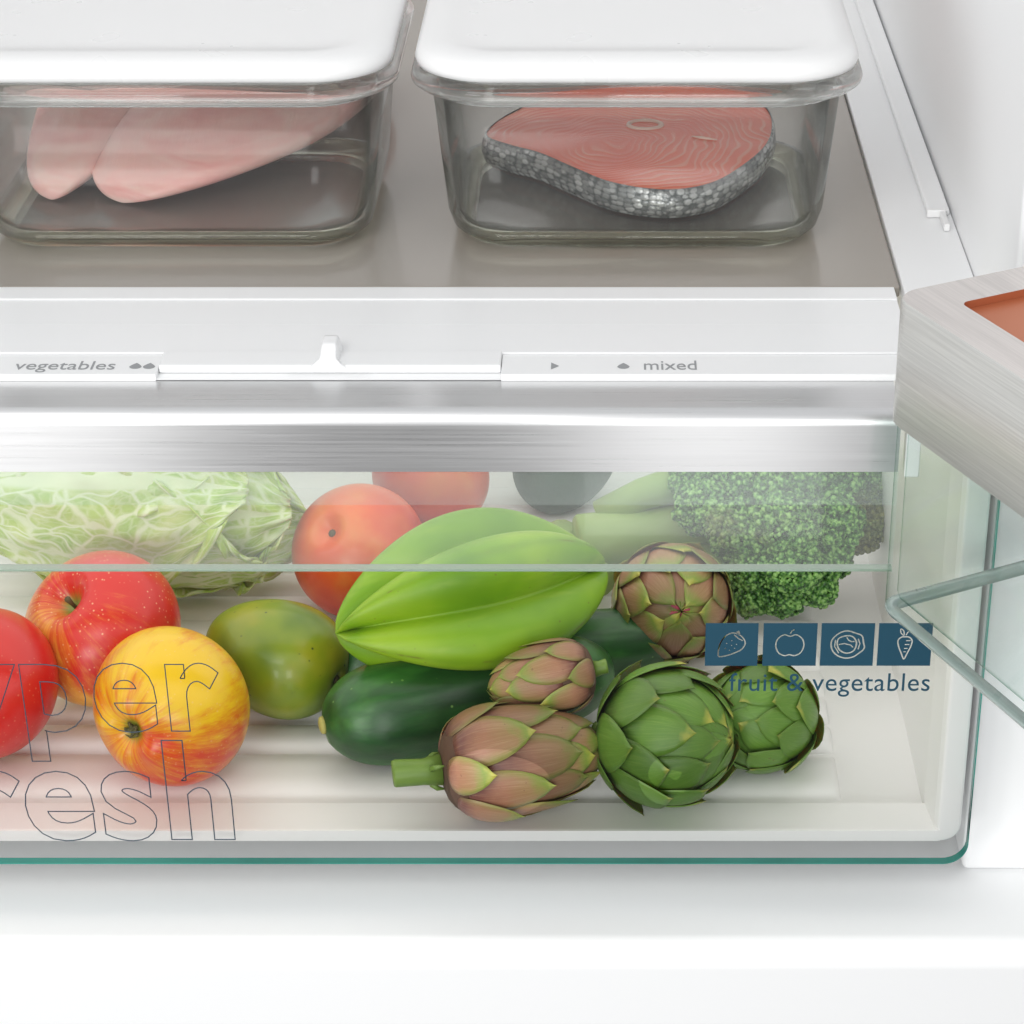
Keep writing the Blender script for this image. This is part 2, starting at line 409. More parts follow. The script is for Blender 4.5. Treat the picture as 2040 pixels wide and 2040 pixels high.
# ------------------------------------------------------------------ crisper drawer
dr = empty('vegetable_crisper', (0, 0.2, ZF)); tag(dr, 'glass fronted crisper drawer with brushed steel trim and white ribbed tray', 'drawer')
def dp(o): o.parent = dr; o.matrix_parent_inverse = Matrix.Translation(-dr.location); return o
zb = aty(1200, 1722, 0).z                    # bottom edge of glass
ztop = 0.046
GT = 0.005                                   # glass thickness
# thin-walled front pane, outline with rounded lower corner
rc = 0.0125
outl = [Vector((XL+0.02, 0, ztop)), Vector((XL+0.02, 0, zb))]
for i in range(0, 11):
    a = -pi/2+pi/2*i/10; outl.append(Vector((XD-rc+rc*cos(a), 0, zb+rc+rc*sin(a))))
outl.append(Vector((XD, 0, ztop)))
p1 = mobj('front_pane', outl, [tuple(range(len(outl)))], pane, None, False); dp(p1)
V = []; F = []
path = outl[1:]
for p in path: V += [p+Vector((0, 0.0002, 0)), p+Vector((0, GT, 0))]
for i in range(len(path)-1): F.append((2*i, 2*i+1, 2*i+3, 2*i+2))
ed = mobj('pane_edge', V, F, tealedge, None, False); dp(ed)
ed.modifiers.new('s', 'SOLIDIFY').thickness = 0.0005
# white box
z0 = aty(1200, 1655, 0.006).z; zlo = aty(1200, 1676, 0.006).z
Yb0 = 0.0062
xo = aty(1915, 1640, Yb0).x; xi = aty(1870, 1640, Yb0).x
YT = 0.43
xlbox = XL+0.035
def frame_loop(): pass
# floor slab with rounded lower right front corner: built as rounded post + slab
dp(box('tray_floor', xlbox, xi-0.001, Yb0+0.024, YT, zlo+0.001, z0-0.003, ribm, None, 0.001))
# front lip gently sloping inwards
lp = [(Yb0-0.0003, z0), (Yb0-0.0003, zlo+0.0003), (Yb0+0.0245, zlo+0.0006), (Yb0+0.0238, z0-0.0002), (Yb0+0.0225, z0+0.0012), (Yb0+0.001, z0+0.0003)]
dp(extrude_profile('front_lip', lp, xlbox, xi+0.0012, ribm))
# side wall: post flange outline with rounded bottom corner, then wall going back
def wallprof(y, x_in, x_out, zbase, zcap, rr=0.010):
    pts = [Vector((x_in, y, zcap)), Vector((x_in, y, zbase))]
    pts += [Vector((x_in+0.0, y, zlo))]
    for i in range(7):
        a = -pi/2+pi/2*i/6; pts.append(Vector((x_out-rr+rr*cos(a), y, zlo+rr+rr*sin(a))))
    pts.append(Vector((x_out, y, zcap))); return pts
w1 = loft('side_wall', [wallprof(Yb0, xi, xo, z0, ztop-0.004), wallprof(Yb0+0.004, xi-0.0018, xo, z0, ztop-0.004), wallprof(Yb0+0.024, xi-0.0045, xo-0.001, z0, ztop-0.004),
    wallprof(YT, xi-0.008, xo-0.004, z0, ztop-0.004)], ribm, None, False); dp(w1)
md = w1.modifiers.new('bv', 'BEVEL'); md.width = 0.0012; md.segments = 3; md.limit_method = 'ANGLE'
dp(box('back_wall', xlbox, xi-0.004, YT-0.006, YT, z0-0.003, ztop-0.01, ribm, None, 0.001))
# ribs
xr = atz(1672, 1560, z0).x
ys_r = []
yy = atz(1200, 1592, z0).y
widths = [0.0455] + [0.028]*12
zr = z0-0.003
for k, wd in enumerate(widths):
    ya, yb_ = yy+0.0006, yy+wd-0.0006; yy += wd
    if yb_ > YT-0.01: break
    prof2 = []
    K = 10; hh = 0.0055
    rows_ = []
    xe = xr - 0.0 + (0.0)
    nx = 8
    V = []; F = []
    xs_ = [xlbox+0.01] + [xe-0.012+0.012*sin(pi/2*q/7) for q in range(8)]
    fs_ = [1.0] + [max(0.0, cos(pi/2*q/7))**0.5 for q in range(8)]
    for x, f in zip(xs_, fs_):
        for i in range(K+1):
            s_ = i/K*2-1
            V.append(Vector((x, (ya+yb_)/2 + s_*(yb_-ya)/2*(0.82+0.18*f), zr + hh*f*(1-abs(s_)**3.2))))
    nK = K+1
    F = [(a*nK+i, a*nK+i+1, (a+1)*nK+i+1, (a+1)*nK+i) for a in range(len(xs_)-1) for i in range(K)]
    F = [f[::-1] for f in F]
    dp(mobj('floor_rib', V, F, ribm, None))
ZR = zr+0.0052                                # top of the ribs
# steel trim along the top of the front
zt1 = 0.0557; zt0 = aty(1200, 940, -0.007).z
XT = aty(1793, 880, -0.007).x
tp = [(YF+0.01, zt1-0.004), (YF+0.01, zt1), (0.0, zt1)]
yfr = -0.007
rr = 0.0068
for i in range(0, 29):
    a = pi/2*i/28; tp.append((yfr+rr-rr*sin(a)*1.0, zt1-rr+rr*cos(a)))
tp += [(yfr, zt0), (-0.0005, zt0), (-0.0005, zt1-0.004)]
tr_ = dp(extrude_profile('steel_trim', tp, XL+0.02, XT, steel))
# apron below the trim
za = aty(1200, 1134, -0.006).z; xa = aty(1783, 1050, -0.006).x
ya0 = -0.0062
a1 = mobj('apron_pane', [(XL+0.02, ya0, zt0-0.0002), (xa, ya0, zt0-0.0002), (xa, ya0, za), (XL+0.02, ya0, za)], [(0, 3, 2, 1)], apronm, None, False); dp(a1)
zb2 = aty(1200, 1006, -0.003).z
a2 = mobj('apron_reflection_band', [(XL+0.02, -0.003, zt0-0.0002), (xa, -0.003, zt0-0.0002), (xa, -0.003, zb2), (XL+0.02, -0.003, zb2)], [(0, 3, 2, 1)], bandm, None, False); dp(a2)  # sheet added to imitate a reflection on the upper apron
dp(box('apron_edge', XL+0.02, xa, ya0-0.0002, -0.0012, za-0.0012, za+0.0002, rimglass, None, 0.0003))
dp(box('end_block', XT+0.0035, XT+0.0105, -0.003, 0.004, aty(1200, 945, 0).z, 0.045, white, None, 0.0006))

# print on the pane
pf = -0.0006
def pt(px, py): return aty(px, py, pf)
sq = [(1405, 1510), (1520, 1627), (1635, 1741), (1749, 1856)]
def outline(pts, w):
    n = len(pts); A = []; B = []
    for i in range(n):
        p0, p1_, p2 = Vector(pts[i-1]), Vector(pts[i]), Vector(pts[(i+1) % n])
        t_ = (p2-p0).normalized(); nn = Vector((-t_.y, t_.x))
        A.append(tuple(p1_+nn*w)); B.append(tuple(p1_-nn*w))
    return [A, B]
def stroke(pts, w):
    L = []; R = []
    for i, p in enumerate(pts):
        p0 = Vector(pts[max(i-1, 0)]); p2 = Vector(pts[min(i+1, len(pts)-1)]); t_ = (p2-p0).normalized(); nn = Vector((-t_.y, t_.x))
        L.append(tuple(Vector(p)+nn*w)); R.append(tuple(Vector(p)-nn*w))
    return L+R[::-1]
def smoothloop(pts, n=6):
    out = []; N = len(pts)
    for i in range(N):
        p0, p1_, p2, p3 = [Vector(pts[(i+k-1) % N]) for k in range(4)]
        for k in range(n):
            t_ = k/n
            out.append(tuple(0.5*((2*p1_)+(p2-p0)*t_+(2*p0-5*p1_+4*p2-p3)*t_*t_+(3*p1_-p0-3*p2+p3)*t_**3)))
    return out
W = 1.35
straw = outline(smoothloop([(-26, -22), (-24, -2), (-14, 16), (2, 24), (18, 18), (27, 4), (20, -10), (0, -20), (-20, -25)]), W)
straw += [stroke([(4, 20), (14, 12), (22, 8)], 1.2), [(8, 26), (12, 21), (17, 22), (14, 29)]]
for sx_, sy_ in ((-12, -8), (-4, -12), (-10, 2), (0, -2), (6, -8), (0, 8), (10, 0)): straw.append([(sx_-1, sy_-1), (sx_+1, sy_-1), (sx_+1, sy_+1.3), (sx_-1, sy_+1.3)])
appl = outline(smoothloop([(0, 17), (12, 20), (24, 12), (28, -2), (22, -17), (10, -23), (0, -21), (-10, -23), (-22, -17), (-28, -2), (-24, 12), (-12, 20)]), W)
appl.append(stroke([(0, 22), (3, 28), (8, 31)], 1.2))
cabb = outline(smoothloop([(0, 28), (14, 24), (28, 18), (32, 4), (34, -8), (24, -18), (12, -26), (-4, -28), (-20, -22), (-30, -10), (-32, 6), (-24, 18), (-12, 26)]), W*1.1)
cabb += outline(smoothloop([(-18, 12), (-4, 18), (10, 16), (18, 4), (14, -12), (0, -18), (-14, -12), (-20, 0)]), W*1.1)
cabb += [stroke([(-17, 0), (-6, 2), (6, -1), (12, -6)], 1.2), stroke([(-2, 15), (2, 9), (8, 6), (14, 6)], 1.2), stroke([(21, 12), (25, 2), (22, -10)], 1.2), stroke([(-24, 10), (-25, -4), (-16, -18)], 1.2)]
carr = outline(smoothloop([(-14, 8), (-8, 15), (0, 16), (8, 15), (14, 8), (12, -4), (6, -18), (0, -30), (-6, -18), (-12, -4)]), W)
carr += outline(smoothloop([(-3, 19), (-9, 24), (-10, 32), (-4, 28)]), 1.1) + [stroke([(1, 19), (4, 25), (9, 29)], 1.2)]
carr += [stroke([(2, 8), (11, 8)], 1.1), stroke([(0, 0), (9, 0)], 1.1), stroke([(-1, -8), (6, -8)], 1.1), stroke([(-2, -15), (3, -15)], 1.0)]
pxm = (aty(1700, 1284, pf)-aty(1600, 1284, pf)).length/100
badge = dp(empty('symbol_strip', (0, 0, 0)))
badge.parent = dr; badge.matrix_parent_inverse = Matrix.Translation(-dr.location)
for (xa_, xb_), ic in zip(sq, (straw, appl, cabb, carr)):
    hw = (xb_-xa_)/2; hh_ = 44*1.13
    loops = [[(-hw, -hh_), (hw, -hh_), (hw, hh_), (-hw, hh_)]] + [[(p[0], p[1]*1.13) for p in l] for l in ic]
    loops = [[(x*pxm, y*pxm) for x, y in l] for l in loops]
    o = shape2d('symbol_square', loops, printteal, 0.0001); c = aty((xa_+xb_)/2, 1284, pf)
    for v in o.data.vertices: v.co = Vector((c.x+v.co.x, pf-v.co.z, c.z+v.co.y))
    o.parent = badge
t = text_mesh('printed_words', 'fruit & vegetables', 0.01, printteal, None, 0.00005, spacing=1.05)
fit(t, Vector((0, pf, 0)), X1, Z1, pt(1452, 1380).x, pt(1851, 1380).x, pt(1600, 1388).z, pt(1600, 1341).z-pt(1600, 1388).z); dp(t)
def logo(word, last, xr_px, xl_px, ytop, ybot):
    t = text_mesh('outlined_word', word, 0.05, printline, None, outline=0.00021, offset=0.0012, spacing=1.07)
    t2 = text_mesh('m', last, 0.05, printline, None, outline=0.00021, offset=0.0012, spacing=1.07)
    a0 = min(v.co.x for v in t2.data.vertices); a1_ = max(v.co.x for v in t2.data.vertices); b0 = min(v.co.y for v in t2.data.vertices); b1 = max(v.co.y for v in t2.data.vertices)
    sx = (pt(xr_px, ybot).x-pt(xl_px, ybot).x)/(a1_-a0); sz = (pt(500, ytop).z-pt(500, ybot).z)/(b1-b0)
    A1 = max(v.co.x for v in t.data.vertices)
    zb_ = pt(500, ybot).z
    for v in t.data.vertices:
        v.co = Vector((pt(xr_px, ybot).x+(v.co.x-A1)*sx, pf-v.co.z, zb_+(v.co.y-b0)*sz))
    bpy.data.objects.remove(t2); return dp(t)
logo('hyper', 'er', 447, 195, 1320, 1460)
logo('fresh', 'esh', 470, 60, 1474, 1676)

# ------------------------------------------------------------------ door bin at the right
bn = empty('door_bin', (0, 0, 0))
yk = -0.05
ct = aty(1786, 585, yk); zbt = ct.z; zbb = aty(1780, 828, yk).z
cx, cyy = ct.x-0.0035, ct.y
tag(bn, 'clear glass door bin corner with brushed metal rail and copper inset', 'door bin')
q = atz(1940, 695, zbt) - Vector((cx, cyy, zbt)); q.z = 0; q.normalize()      # near wall direction
q2 = Vector((-q.y, q.x, 0)); 
ang = atan2(q.y, q.x)
print('bin angle', math.degrees(ang), 'h', zbt-zbb)
def bin_pt(a, b, z): return Vector((cx, cyy, 0)) + q*a + q2*b + Vector((0, 0, z))
LA, LB = 0.42, 0.11
# local frame for brushed direction: object rotated so local X runs along the near wall
Mb = Matrix.Translation((cx, cyy, 0)) @ Matrix.Rotation(ang, 4, 'Z')
bn.matrix_world = Mb
def bobjl(o):
    o.parent = bn; return o
def rloop(inset, z, r, k=8):
    a, b = LA/2, LB/2
    return rrect(a-inset, b-inset, max(r-inset, 0.001), z, LA/2, LB/2, k)
R0 = 0.014; TH_R = 0.022
loops = [rloop(TH_R, zbb, R0+0.002), rloop(0.0008, zbb, R0), rloop(0, zbb+0.0008, R0), rloop(0, zbt-0.001, R0), rloop(0.001, zbt, R0), rloop(TH_R, zbt, R0+0.016)]
bobjl(loft('metal_rail', loops[1:5], railmetal, None, True, False, False)).data.set_sharp_from_angle(angle=radians(50))
def ringloft(name, la, lb, mat):
    return loft(name, [la, lb], mat, None, False, False, False)
bobjl(ringloft('rail_top', rloop(0.0010, zbt, R0), rrect(LA/2-TH_R, LB/2-TH_R, 0.004, zbt, LA/2, LB/2), railtop))
bobjl(ringloft('rail_inside', rrect(LA/2-TH_R, LB/2-TH_R, 0.004, zbt, LA/2, LB/2), rrect(LA/2-TH_R, LB/2-TH_R, 0.004, zbt-0.004, LA/2, LB/2), copper))
bobjl(ringloft('rail_underside', rloop(0.001, zbb, R0), rloop(0.012, zbb, R0+0.006), railmetal))
cp = loft('copper_inset', [rrect(LA/2-TH_R-0.0001, LB/2-TH_R-0.0001, 0.004, zbt-0.006, LA/2, LB/2), rrect(LA/2-TH_R-0.0001, LB/2-TH_R-0.0001, 0.004, zbt-0.0035, LA/2, LB/2)], copper, None, False); bobjl(cp)
zg = aty(1788, 1208, yk).z
GI = 0.0025; gt = 0.005
def gl(i, z, r=0.011): return rrect(LA/2-i, LB/2-i, max(r-i+0.002, 0.002), z, LA/2, LB/2, 8)
gloops = [gl(GI+0.005, zg), gl(GI+0.002, zg+0.0008), gl(GI+0.0005, zg+0.003), gl(GI, zg+0.006), gl(GI, zbb-0.0005), gl(GI+gt, zbb-0.0005), gl(GI+gt, zg+0.012), gl(GI+gt+0.001, zg+0.0085), gl(GI+gt+0.004, zg+0.007)]
bobjl(loft('glass_wall', gloops, binwall, None, True, True, True)).data.set_sharp_from_angle(angle=radians(60))
eloops = [gl(GI+0.0052, zg-0.0004), gl(GI+0.0012, zg+0.0006), gl(GI-0.0002, zg+0.003), gl(GI-0.0002, zg+0.0040), gl(GI+gt+0.0006, zg+0.0040), gl(GI+gt+0.0006, zg+0.0006), gl(GI+0.0052, zg-0.0004)]
bobjl(loft('bottom_edge', eloops, binedge, None, True, False, False))

# ------------------------------------------------------------------ glass food containers
def container(px0, px1, label):
    c = empty('food_container'); tag(c, label, 'food container', 'glass food containers on the shelf')
    yfrt = atz(1200, 490, ZS).y
    # rim height level
    hz = 0.0955
    mid = (px0+px1)/2
    yr_ = yfrt-0.0315
    p0 = aty(px0, 150, yr_+0.02); p1_ = aty(px1, 150, yr_+0.02)
    A = (p1_.x-p0.x)/2; B = 0.095; X = (p0.x+p1_.x)/2
    cyc = yr_+B
    c.location = (X, cyc, ZS+0.0006)
    def lp(ins, z, r): return rrect(A-ins, B-ins, r, z, 0, 0, 10)
    H = hz
    loops = [lp(0.045, 0.0, 0.02), lp(0.031, 0.0002, 0.026), lp(0.0245, 0.002, 0.030), lp(0.019, 0.0075, 0.033), lp(0.0165, 0.016, 0.034), lp(0.0105, H-0.0125, 0.036),
             lp(0.0150, H-0.0125, 0.032), lp(0.0205, 0.019, 0.030), lp(0.0235, 0.0115, 0.028), lp(0.030, 0.0065, 0.024), lp(0.045, 0.005, 0.018)]
    g = loft('glass_body', loops, bodyglass, c)
    rl = [lp(0.0105, H-0.0122, 0.036), lp(0.0095, H-0.0095, 0.036), lp(0.003, H-0.0075, 0.038), lp(0.0004, H-0.005, 0.040), lp(0.0, H-0.0025, 0.040), lp(0.001, H, 0.040), lp(0.005, H+0.0012, 0.038), lp(0.0125, H, 0.034), lp(0.0150, H-0.0122, 0.032), lp(0.0105, H-0.0122, 0.036)]
    loft('rim', rl, contglass, c, True, False, False)
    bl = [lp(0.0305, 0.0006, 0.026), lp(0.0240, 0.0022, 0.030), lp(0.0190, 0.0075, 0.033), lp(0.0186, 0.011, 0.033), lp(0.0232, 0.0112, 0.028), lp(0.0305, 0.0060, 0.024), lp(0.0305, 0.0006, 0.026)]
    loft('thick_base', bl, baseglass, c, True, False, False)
    l2 = [lp(0.020, H-0.004, 0.030), lp(0.019, H+0.0014, 0.030), lp(0.010, H+0.0018, 0.034), lp(0.0062, H+0.002, 0.038), lp(0.0035, H+0.0035, 0.038), lp(0.0025, H+0.007, 0.038), lp(0.0035, H+0.0105, 0.038), lp(0.0065, H+0.013, 0.036), lp(0.012, H+0.0145, 0.032), lp(0.020, H+0.0148, 0.026), lp(0.0235, H+0.0135, 0.024), lp(0.040, H+0.0135, 0.014)]
    loft('lid', l2, lidm, c)
    return c, X, cyc, ZS+0.006
cR = container(812, 1727, 'glass container with white lid holding the salmon steak, nearest the right wall')
xl_off = cR[1]-aty((812+1727)/2, 150, 0).x
cL = container(-160, 789, 'glass container with white lid holding the two chicken breasts')

# chicken
chm = M('raw_chicken'); chm.set(Roughness=0.32); chm.b.inputs['Subsurface Weight'].default_value = 0.35
chm.b.inputs['Subsurface Radius'].default_value = (0.02, 0.008, 0.006); chm.b.inputs['Subsurface Scale'].default_value = 0.5
_c = chm.coord('Object', (18, 18, 60))
chm.base(chm.ramp(chm.noise(_c, 1.4, 4, 0.55, 0.8), [(0.3, (0.86, 0.40, 0.37)), (0.5, (0.92, 0.53, 0.48)), (0.68, (0.95, 0.64, 0.57))]))
chm.bump(chm.noise(chm.coord('Object', (150, 30, 50)), 1, 4), 0.4, 0.0015); chm = chm.m
def chicken(tip_px, tail_px, wmax, label, seed, bend=0.0):
    zf = ZS+0.0064
    a = atz(*tip_px, zf); b = atz(*tail_px, zf)
    ax = b-a; L = ax.length; ax.normalize(); side = Vector((ax.y, -ax.x, 0))
    def fn(u, v):
        t_ = (1-cos(pi*v))/2; rad = (sin(pi*min(1, t_**0.75))**0.50) if 0 < t_ < 1 else 0
        wv = wmax*rad*(0.62+0.38*t_**0.7); hv = 0.026*rad*(0.5+0.5*t_)
        aa = 2*pi*u; nz = noise.noise(Vector((cos(aa)*1.3+seed, sin(aa)*1.3, t_*3)))*0.10
        s_ = side*(cos(aa)*wv*(1+nz)) + Vector((0, 0, 1))*((sin(aa)*1.0+1)*hv*(1+nz) - (0.0 if sin(aa) > -0.5 else 0.0))
        cen = a+ax*(L*t_)+side*bend*sin(pi*t_)
        return cen+s_
    o = grid('chicken_breast', fn, 48, 60, chm); 
    return tag(o, label, 'chicken breast', 'raw chicken breasts')
chicken((244, 404), (690, 110), 0.078, 'pink raw chicken breast on the right, tapering to a point in front', 1, 0.014)
chicken((104, 398), (330, 60), 0.044, 'pink raw chicken breast on the left, half behind the other one', 5, 0.004)

# salmon steak
sm = M('salmon_flesh'); sm.set(Roughness=0.3); sm.b.inputs['Subsurface Weight'].default_value = 0.15; sm.b.inputs['Subsurface Scale'].default_value = 0.1
_c = sm.coord('Object')
wv = sm.n('ShaderNodeTexWave', wave_type='RINGS', rings_direction='Z'); wv.inputs['Scale'].default_value = 62; wv.inputs['Distortion'].default_value = 5
wv.inputs['Detail'].default_value = 2; wv.inputs['Detail Scale'].default_value = 0.22
ns = sm.n('ShaderNodeTexNoise'); ns.inputs['Scale'].default_value = 28; ns.inputs['Detail'].default_value = 1; sm.l(_c, ns.inputs['Vector'])
sc1 = sm.n('ShaderNodeVectorMath', operation='SCALE'); sm.l(ns.outputs[1], sc1.inputs[0]); sc1.inputs['Scale'].default_value = 0.035
ad1 = sm.n('ShaderNodeVectorMath', operation='ADD'); sm.l(_c, ad1.inputs[0]); sm.l(sc1.outputs[0], ad1.inputs[1]); sm.l(ad1.outputs[0], wv.inputs['Vector'])
msk = sm.smooth(sm.noise(_c, 24, 2), 0.36, 0.62)
sm.base(sm.mix(sm.math('MULTIPLY', sm.smooth(wv.outputs[1], 0.60, 1.0), sm.math('MULTIPLY', msk, 0.4)), sm.mix(sm.noise(_c, 40), (0.86, 0.085, 0.03), (0.91, 0.17, 0.06)), (0.90, 0.56, 0.38)))
sm.bump(wv.outputs[1], 0.2, 0.0006); sm = sm.m
sk = M('salmon_skin'); sk.set(Roughness=0.25, Metallic=0.35)
_c = sk.coord('UV', (46, 6.0, 1))
vo = sk.vor(_c, 1.0, 'F1', 'Distance', 0.55); vc = sk.vor(_c, 1.0, 'F1', 'Color', 0.55)
sk.base(sk.mix(sk.smooth(sk.math('ADD', vo, sk.math('MULTIPLY', sk.math('SUBTRACT', sk.noise(_c, 3.0, 3), 0.5), 0.5)), 0.40, 0.75), sk.mix(vc, (0.12, 0.13, 0.13), (0.62, 0.63, 0.62)), (0.10, 0.11, 0.11)))
sk.bump(sk.math('SUBTRACT', 1.0, vo), 0.6, 0.001); sk = sk.m
bone = plastic('bone', (0.86, 0.66, 0.56), 0.4)
zf = ZS+0.0066; zst = zf+0.017
st = empty('salmon_steak')
outp = [(962, 268), (1010, 288), (1070, 304), (1140, 334), (1210, 362), (1290, 377), (1360, 378), (1430, 362), (1490, 326), (1530, 290), (1544, 255), (1535, 215), (1490, 185), (1400, 165), (1280, 160), (1160, 170), (1060, 200), (990, 235)]
wp = [atz(x, y, zst) for x, y in outp]
wp = [Vector((x, y, 0)) for x, y in smoothloop([(p.x, p.y) for p in wp], 6)]
cen = sum(wp, Vector())/len(wp)
tag(st, 'slice of raw orange salmon with silver scaly skin inside the right glass container', 'salmon steak'); st.location = (cen.x, cen.y, zf)
def ring(k, z): return [(p-cen)*k + Vector((0, 0, z)) for p in wp]
N = len(wp); layers = [(0.97, 0.0), (0.995, 0.002), (1.01, 0.007), (1.005, 0.012), (0.99, 0.0158), (0.975, 0.0168)]
V = []; UVs = []
for j, (k, z) in enumerate(layers):
    for i, p in enumerate(ring(k, z)): V.append(p); UVs.append((min(i, N-i)/N*2, z/0.017))
F = [(j*N+i, j*N+(i+1) % N, (j+1)*N+(i+1) % N, (j+1)*N+i) for j in range(len(layers)-1) for i in range(N)]
mobj('skin', V, F, sk, st, True, UVs)
ks = [0.976, 0.95, 0.85, 0.65, 0.4, 0.15]
V = []
for k in ks:
    for p in ring(k, 0.0164+0.0012*(1-k)*2 if k < 0.97 else 0.0162):
        V.append(p + Vector((0, 0, 0.0006*noise.noise(p*60))))
F = [(j*N+i, j*N+(i+1) % N, (j+1)*N+(i+1) % N, (j+1)*N+i) for j in range(len(ks)-1) for i in range(N)] + [tuple(range((len(ks)-1)*N, len(ks)*N))]
mobj('flesh', V, F, sm, st)
bc = atz(1285, 250, zst+0.001)-Vector((cen.x, cen.y, zf))
pts = [bc+Vector((cos(2*pi*i/24)*0.0095, sin(2*pi*i/24)*0.0075, 0.0)) for i in range(25)]
tube('backbone', pts, [0.0016]*25, bone, st, 8, False)
c2 = atz(1400, 275, zst+0.001)-Vector((cen.x, cen.y, zf))
tube('rib_bone', [c2+Vector((-0.006, 0.003, 0)), c2, c2+Vector((0.008, -0.003, 0))], [0.0004, 0.001, 0.0003], bone, st, 8)

# ------------------------------------------------------------------ fruit
def seat(px, py, Rpx, lift=0.0):
    """centre of a round thing resting on the ribs, seen at px,py with picture radius Rpx"""
    r = 0.04
    for _ in range(12):
        c = atz(px, py, ZR+r+lift); r = Rpx*depth(c)/FPX
    return atz(px, py, ZR+r+lift), r
def apple_mat(name, yellow, red, side, amt, lent=0.5, polecol=None, seed=0.0, dark=None, gain=14):
    m = M(name); m.set(Roughness=0.30); m.b.inputs['Coat Weight'].default_value = 0.12; m.b.inputs['Coat Roughness'].default_value = 0.2
    co = m.coord('Object'); sp = m.n('ShaderNodeSeparateXYZ'); m.l(co, sp.inputs[0])
    ang_ = m.math('ARCTAN2', sp.outputs[1], sp.outputs[0])
    cb = m.n('ShaderNodeCombineXYZ'); m.l(m.math('SINE', ang_), cb.inputs[0]); m.l(m.math('COSINE', ang_), cb.inputs[1]); m.l(m.math('MULTIPLY', sp.outputs[2], 7), cb.inputs[2])
    streak = m.noise(cb.outputs[0], 9, 5, 0.7)
    broad = m.noise(co, 26, 3, 0.5)
    dt = m.n('ShaderNodeVectorMath', operation='DOT_PRODUCT'); m.l(co, dt.inputs[0]); dt.inputs[1].default_value = tuple(side)
    f = m.math('ADD', m.math('MULTIPLY', dt.outputs['Value'], gain), amt)
    f = m.math('ADD', f, m.math('MULTIPLY', m.math('SUBTRACT', streak, 0.5), 2.2))
    f = m.math('ADD', f, m.math('MULTIPLY', m.math('SUBTRACT', broad, 0.5), 2.2))
    f = m.smooth(f, -0.25, 1.15)
    orange = tuple((a*0.5+b*0.5) for a, b in zip(yellow, red))
    col = m.ramp(f, [(0.0, yellow), (0.45, orange), (1.0, red)])
    v = m.vor(co, 330, 'F1', 'Distance', 1.0)
    dots = m.math('MULTIPLY', m.math('SUBTRACT', 1.0, m.smooth(v, 0.08, 0.24)), m.math('MULTIPLY', m.smooth(m.noise(co, 70, 2), 0.34, 0.5), lent*0.6))
    col = m.mix(dots, col, (0.80, 0.55, 0.30))
    # russet in the cavity
    rad = m.math('SQRT', m.math('ADD', m.math('POWER', sp.outputs[0], 2), m.math('POWER', sp.outputs[1], 2)))
    rz = m.math('ADD', rad, m.math('MULTIPLY', m.math('SUBTRACT', m.noise(cb.outputs[0], 5, 3), 0.5), 0.006))
    near = m.math('SUBTRACT', 1.0, m.smooth(rz, 0.0030, 0.0085)); 
    if polecol: col = m.mix(near, col, polecol)
    m.base(col); m.bump(m.noise(co, 220, 2), 0.04, 0.0005)
    return m.m
def apple_mesh(name, r, mat, parent, flat=0.9, top=0.36, bot=0.22, lob=0.03, seed=0):
    def fn(u, v):
        t_ = pi*v; a = 2*pi*u; rho = sin(t_)*r*(1+0.07*cos(t_))*(1+0.015*sin(2*a+seed)+0.01*sin(3*a+seed*2))
        rr_ = rho/r
        z = flat*r*cos(t_)
        if cos(t_) > 0: z -= top*r*exp(-(rr_/0.24)**2)
        else:
            z += bot*r*exp(-(rr_/0.22)**2) + lob*r*cos(5*a)*exp(-((rr_-0.42)/0.2)**2)
        return Vector((rho*cos(a), rho*sin(a), z))
    return grid(name, fn, 64, 64, mat, parent)
stemm = plastic('stem_brown', (0.10, 0.075, 0.025), 0.7)
calyxm = plastic('calyx_dry', (0.10, 0.095, 0.03), 0.8)
def apple(px, py, R, poleoff, calyx, matf, side, label, hint, roll=0.0, **kw):
    c, r = seat(px, py, R)
    dd = cdir(*poleoff); dd = -dd if calyx else dd
    mat = matf((basis(dd) @ Matrix.Rotation(roll, 3, 'Z')).transposed() @ (cdir(*side) if len(side) == 2 else (RGT*side[0]+UPV*side[1]+FWD*side[2]).normalized()))
    e = empty('apple'); tag(e, label, 'apple')
    o = apple_mesh('skin', r, mat, e, **kw)
    d = cdir(*poleoff)
    if calyx:
        # dry sepals in the cavity at -Z
        for k in range(5):
            a = 2*pi*k/5+0.3; z0_ = -0.70*r
            pts = [Vector((0.0, 0.0, z0_)), Vector((cos(a)*0.0022, sin(a)*0.0022, z0_-0.0016)), Vector((cos(a+.25)*0.0042, sin(a+.25)*0.0042, z0_-0.0026)), Vector((cos(a+.9)*0.0034, sin(a+.9)*0.0034, z0_-0.0046))]
            tube('sepal', pts, [0.0012, 0.0012, 0.0008, 0.0002], calyxm, e, 6)
        d = -d
    else:
        tube('stem', [Vector((0, 0, 0.50*r)), Vector((0.001, 0.0005, 0.66*r)), Vector((0.003, 0.001, 0.80*r))], [0.0012, 0.0011, 0.0018], stemm, e, 8)
    pose(e, c, d, roll); return e, c, r
am_y = lambda sd: apple_mat('apple_yellow_skin', (0.82, 0.52, 0.008), (0.66, 0.045, 0.008), sd, 0.52, 0.45, (0.28, 0.30, 0.03), gain=20)
am_r = lambda sd: apple_mat('apple_red_skin', (0.80, 0.42, 0.04), (0.60, 0.016, 0.010), sd, 0.44, 1.0, (0.24, 0.29, 0.04), gain=20)
am_e = lambda sd: apple_mat('apple_deep_red_skin', (0.60, 0.15, 0.03), (0.58, 0.012, 0.008), sd, 1.2, 0.3, (0.30, 0.30, 0.05))
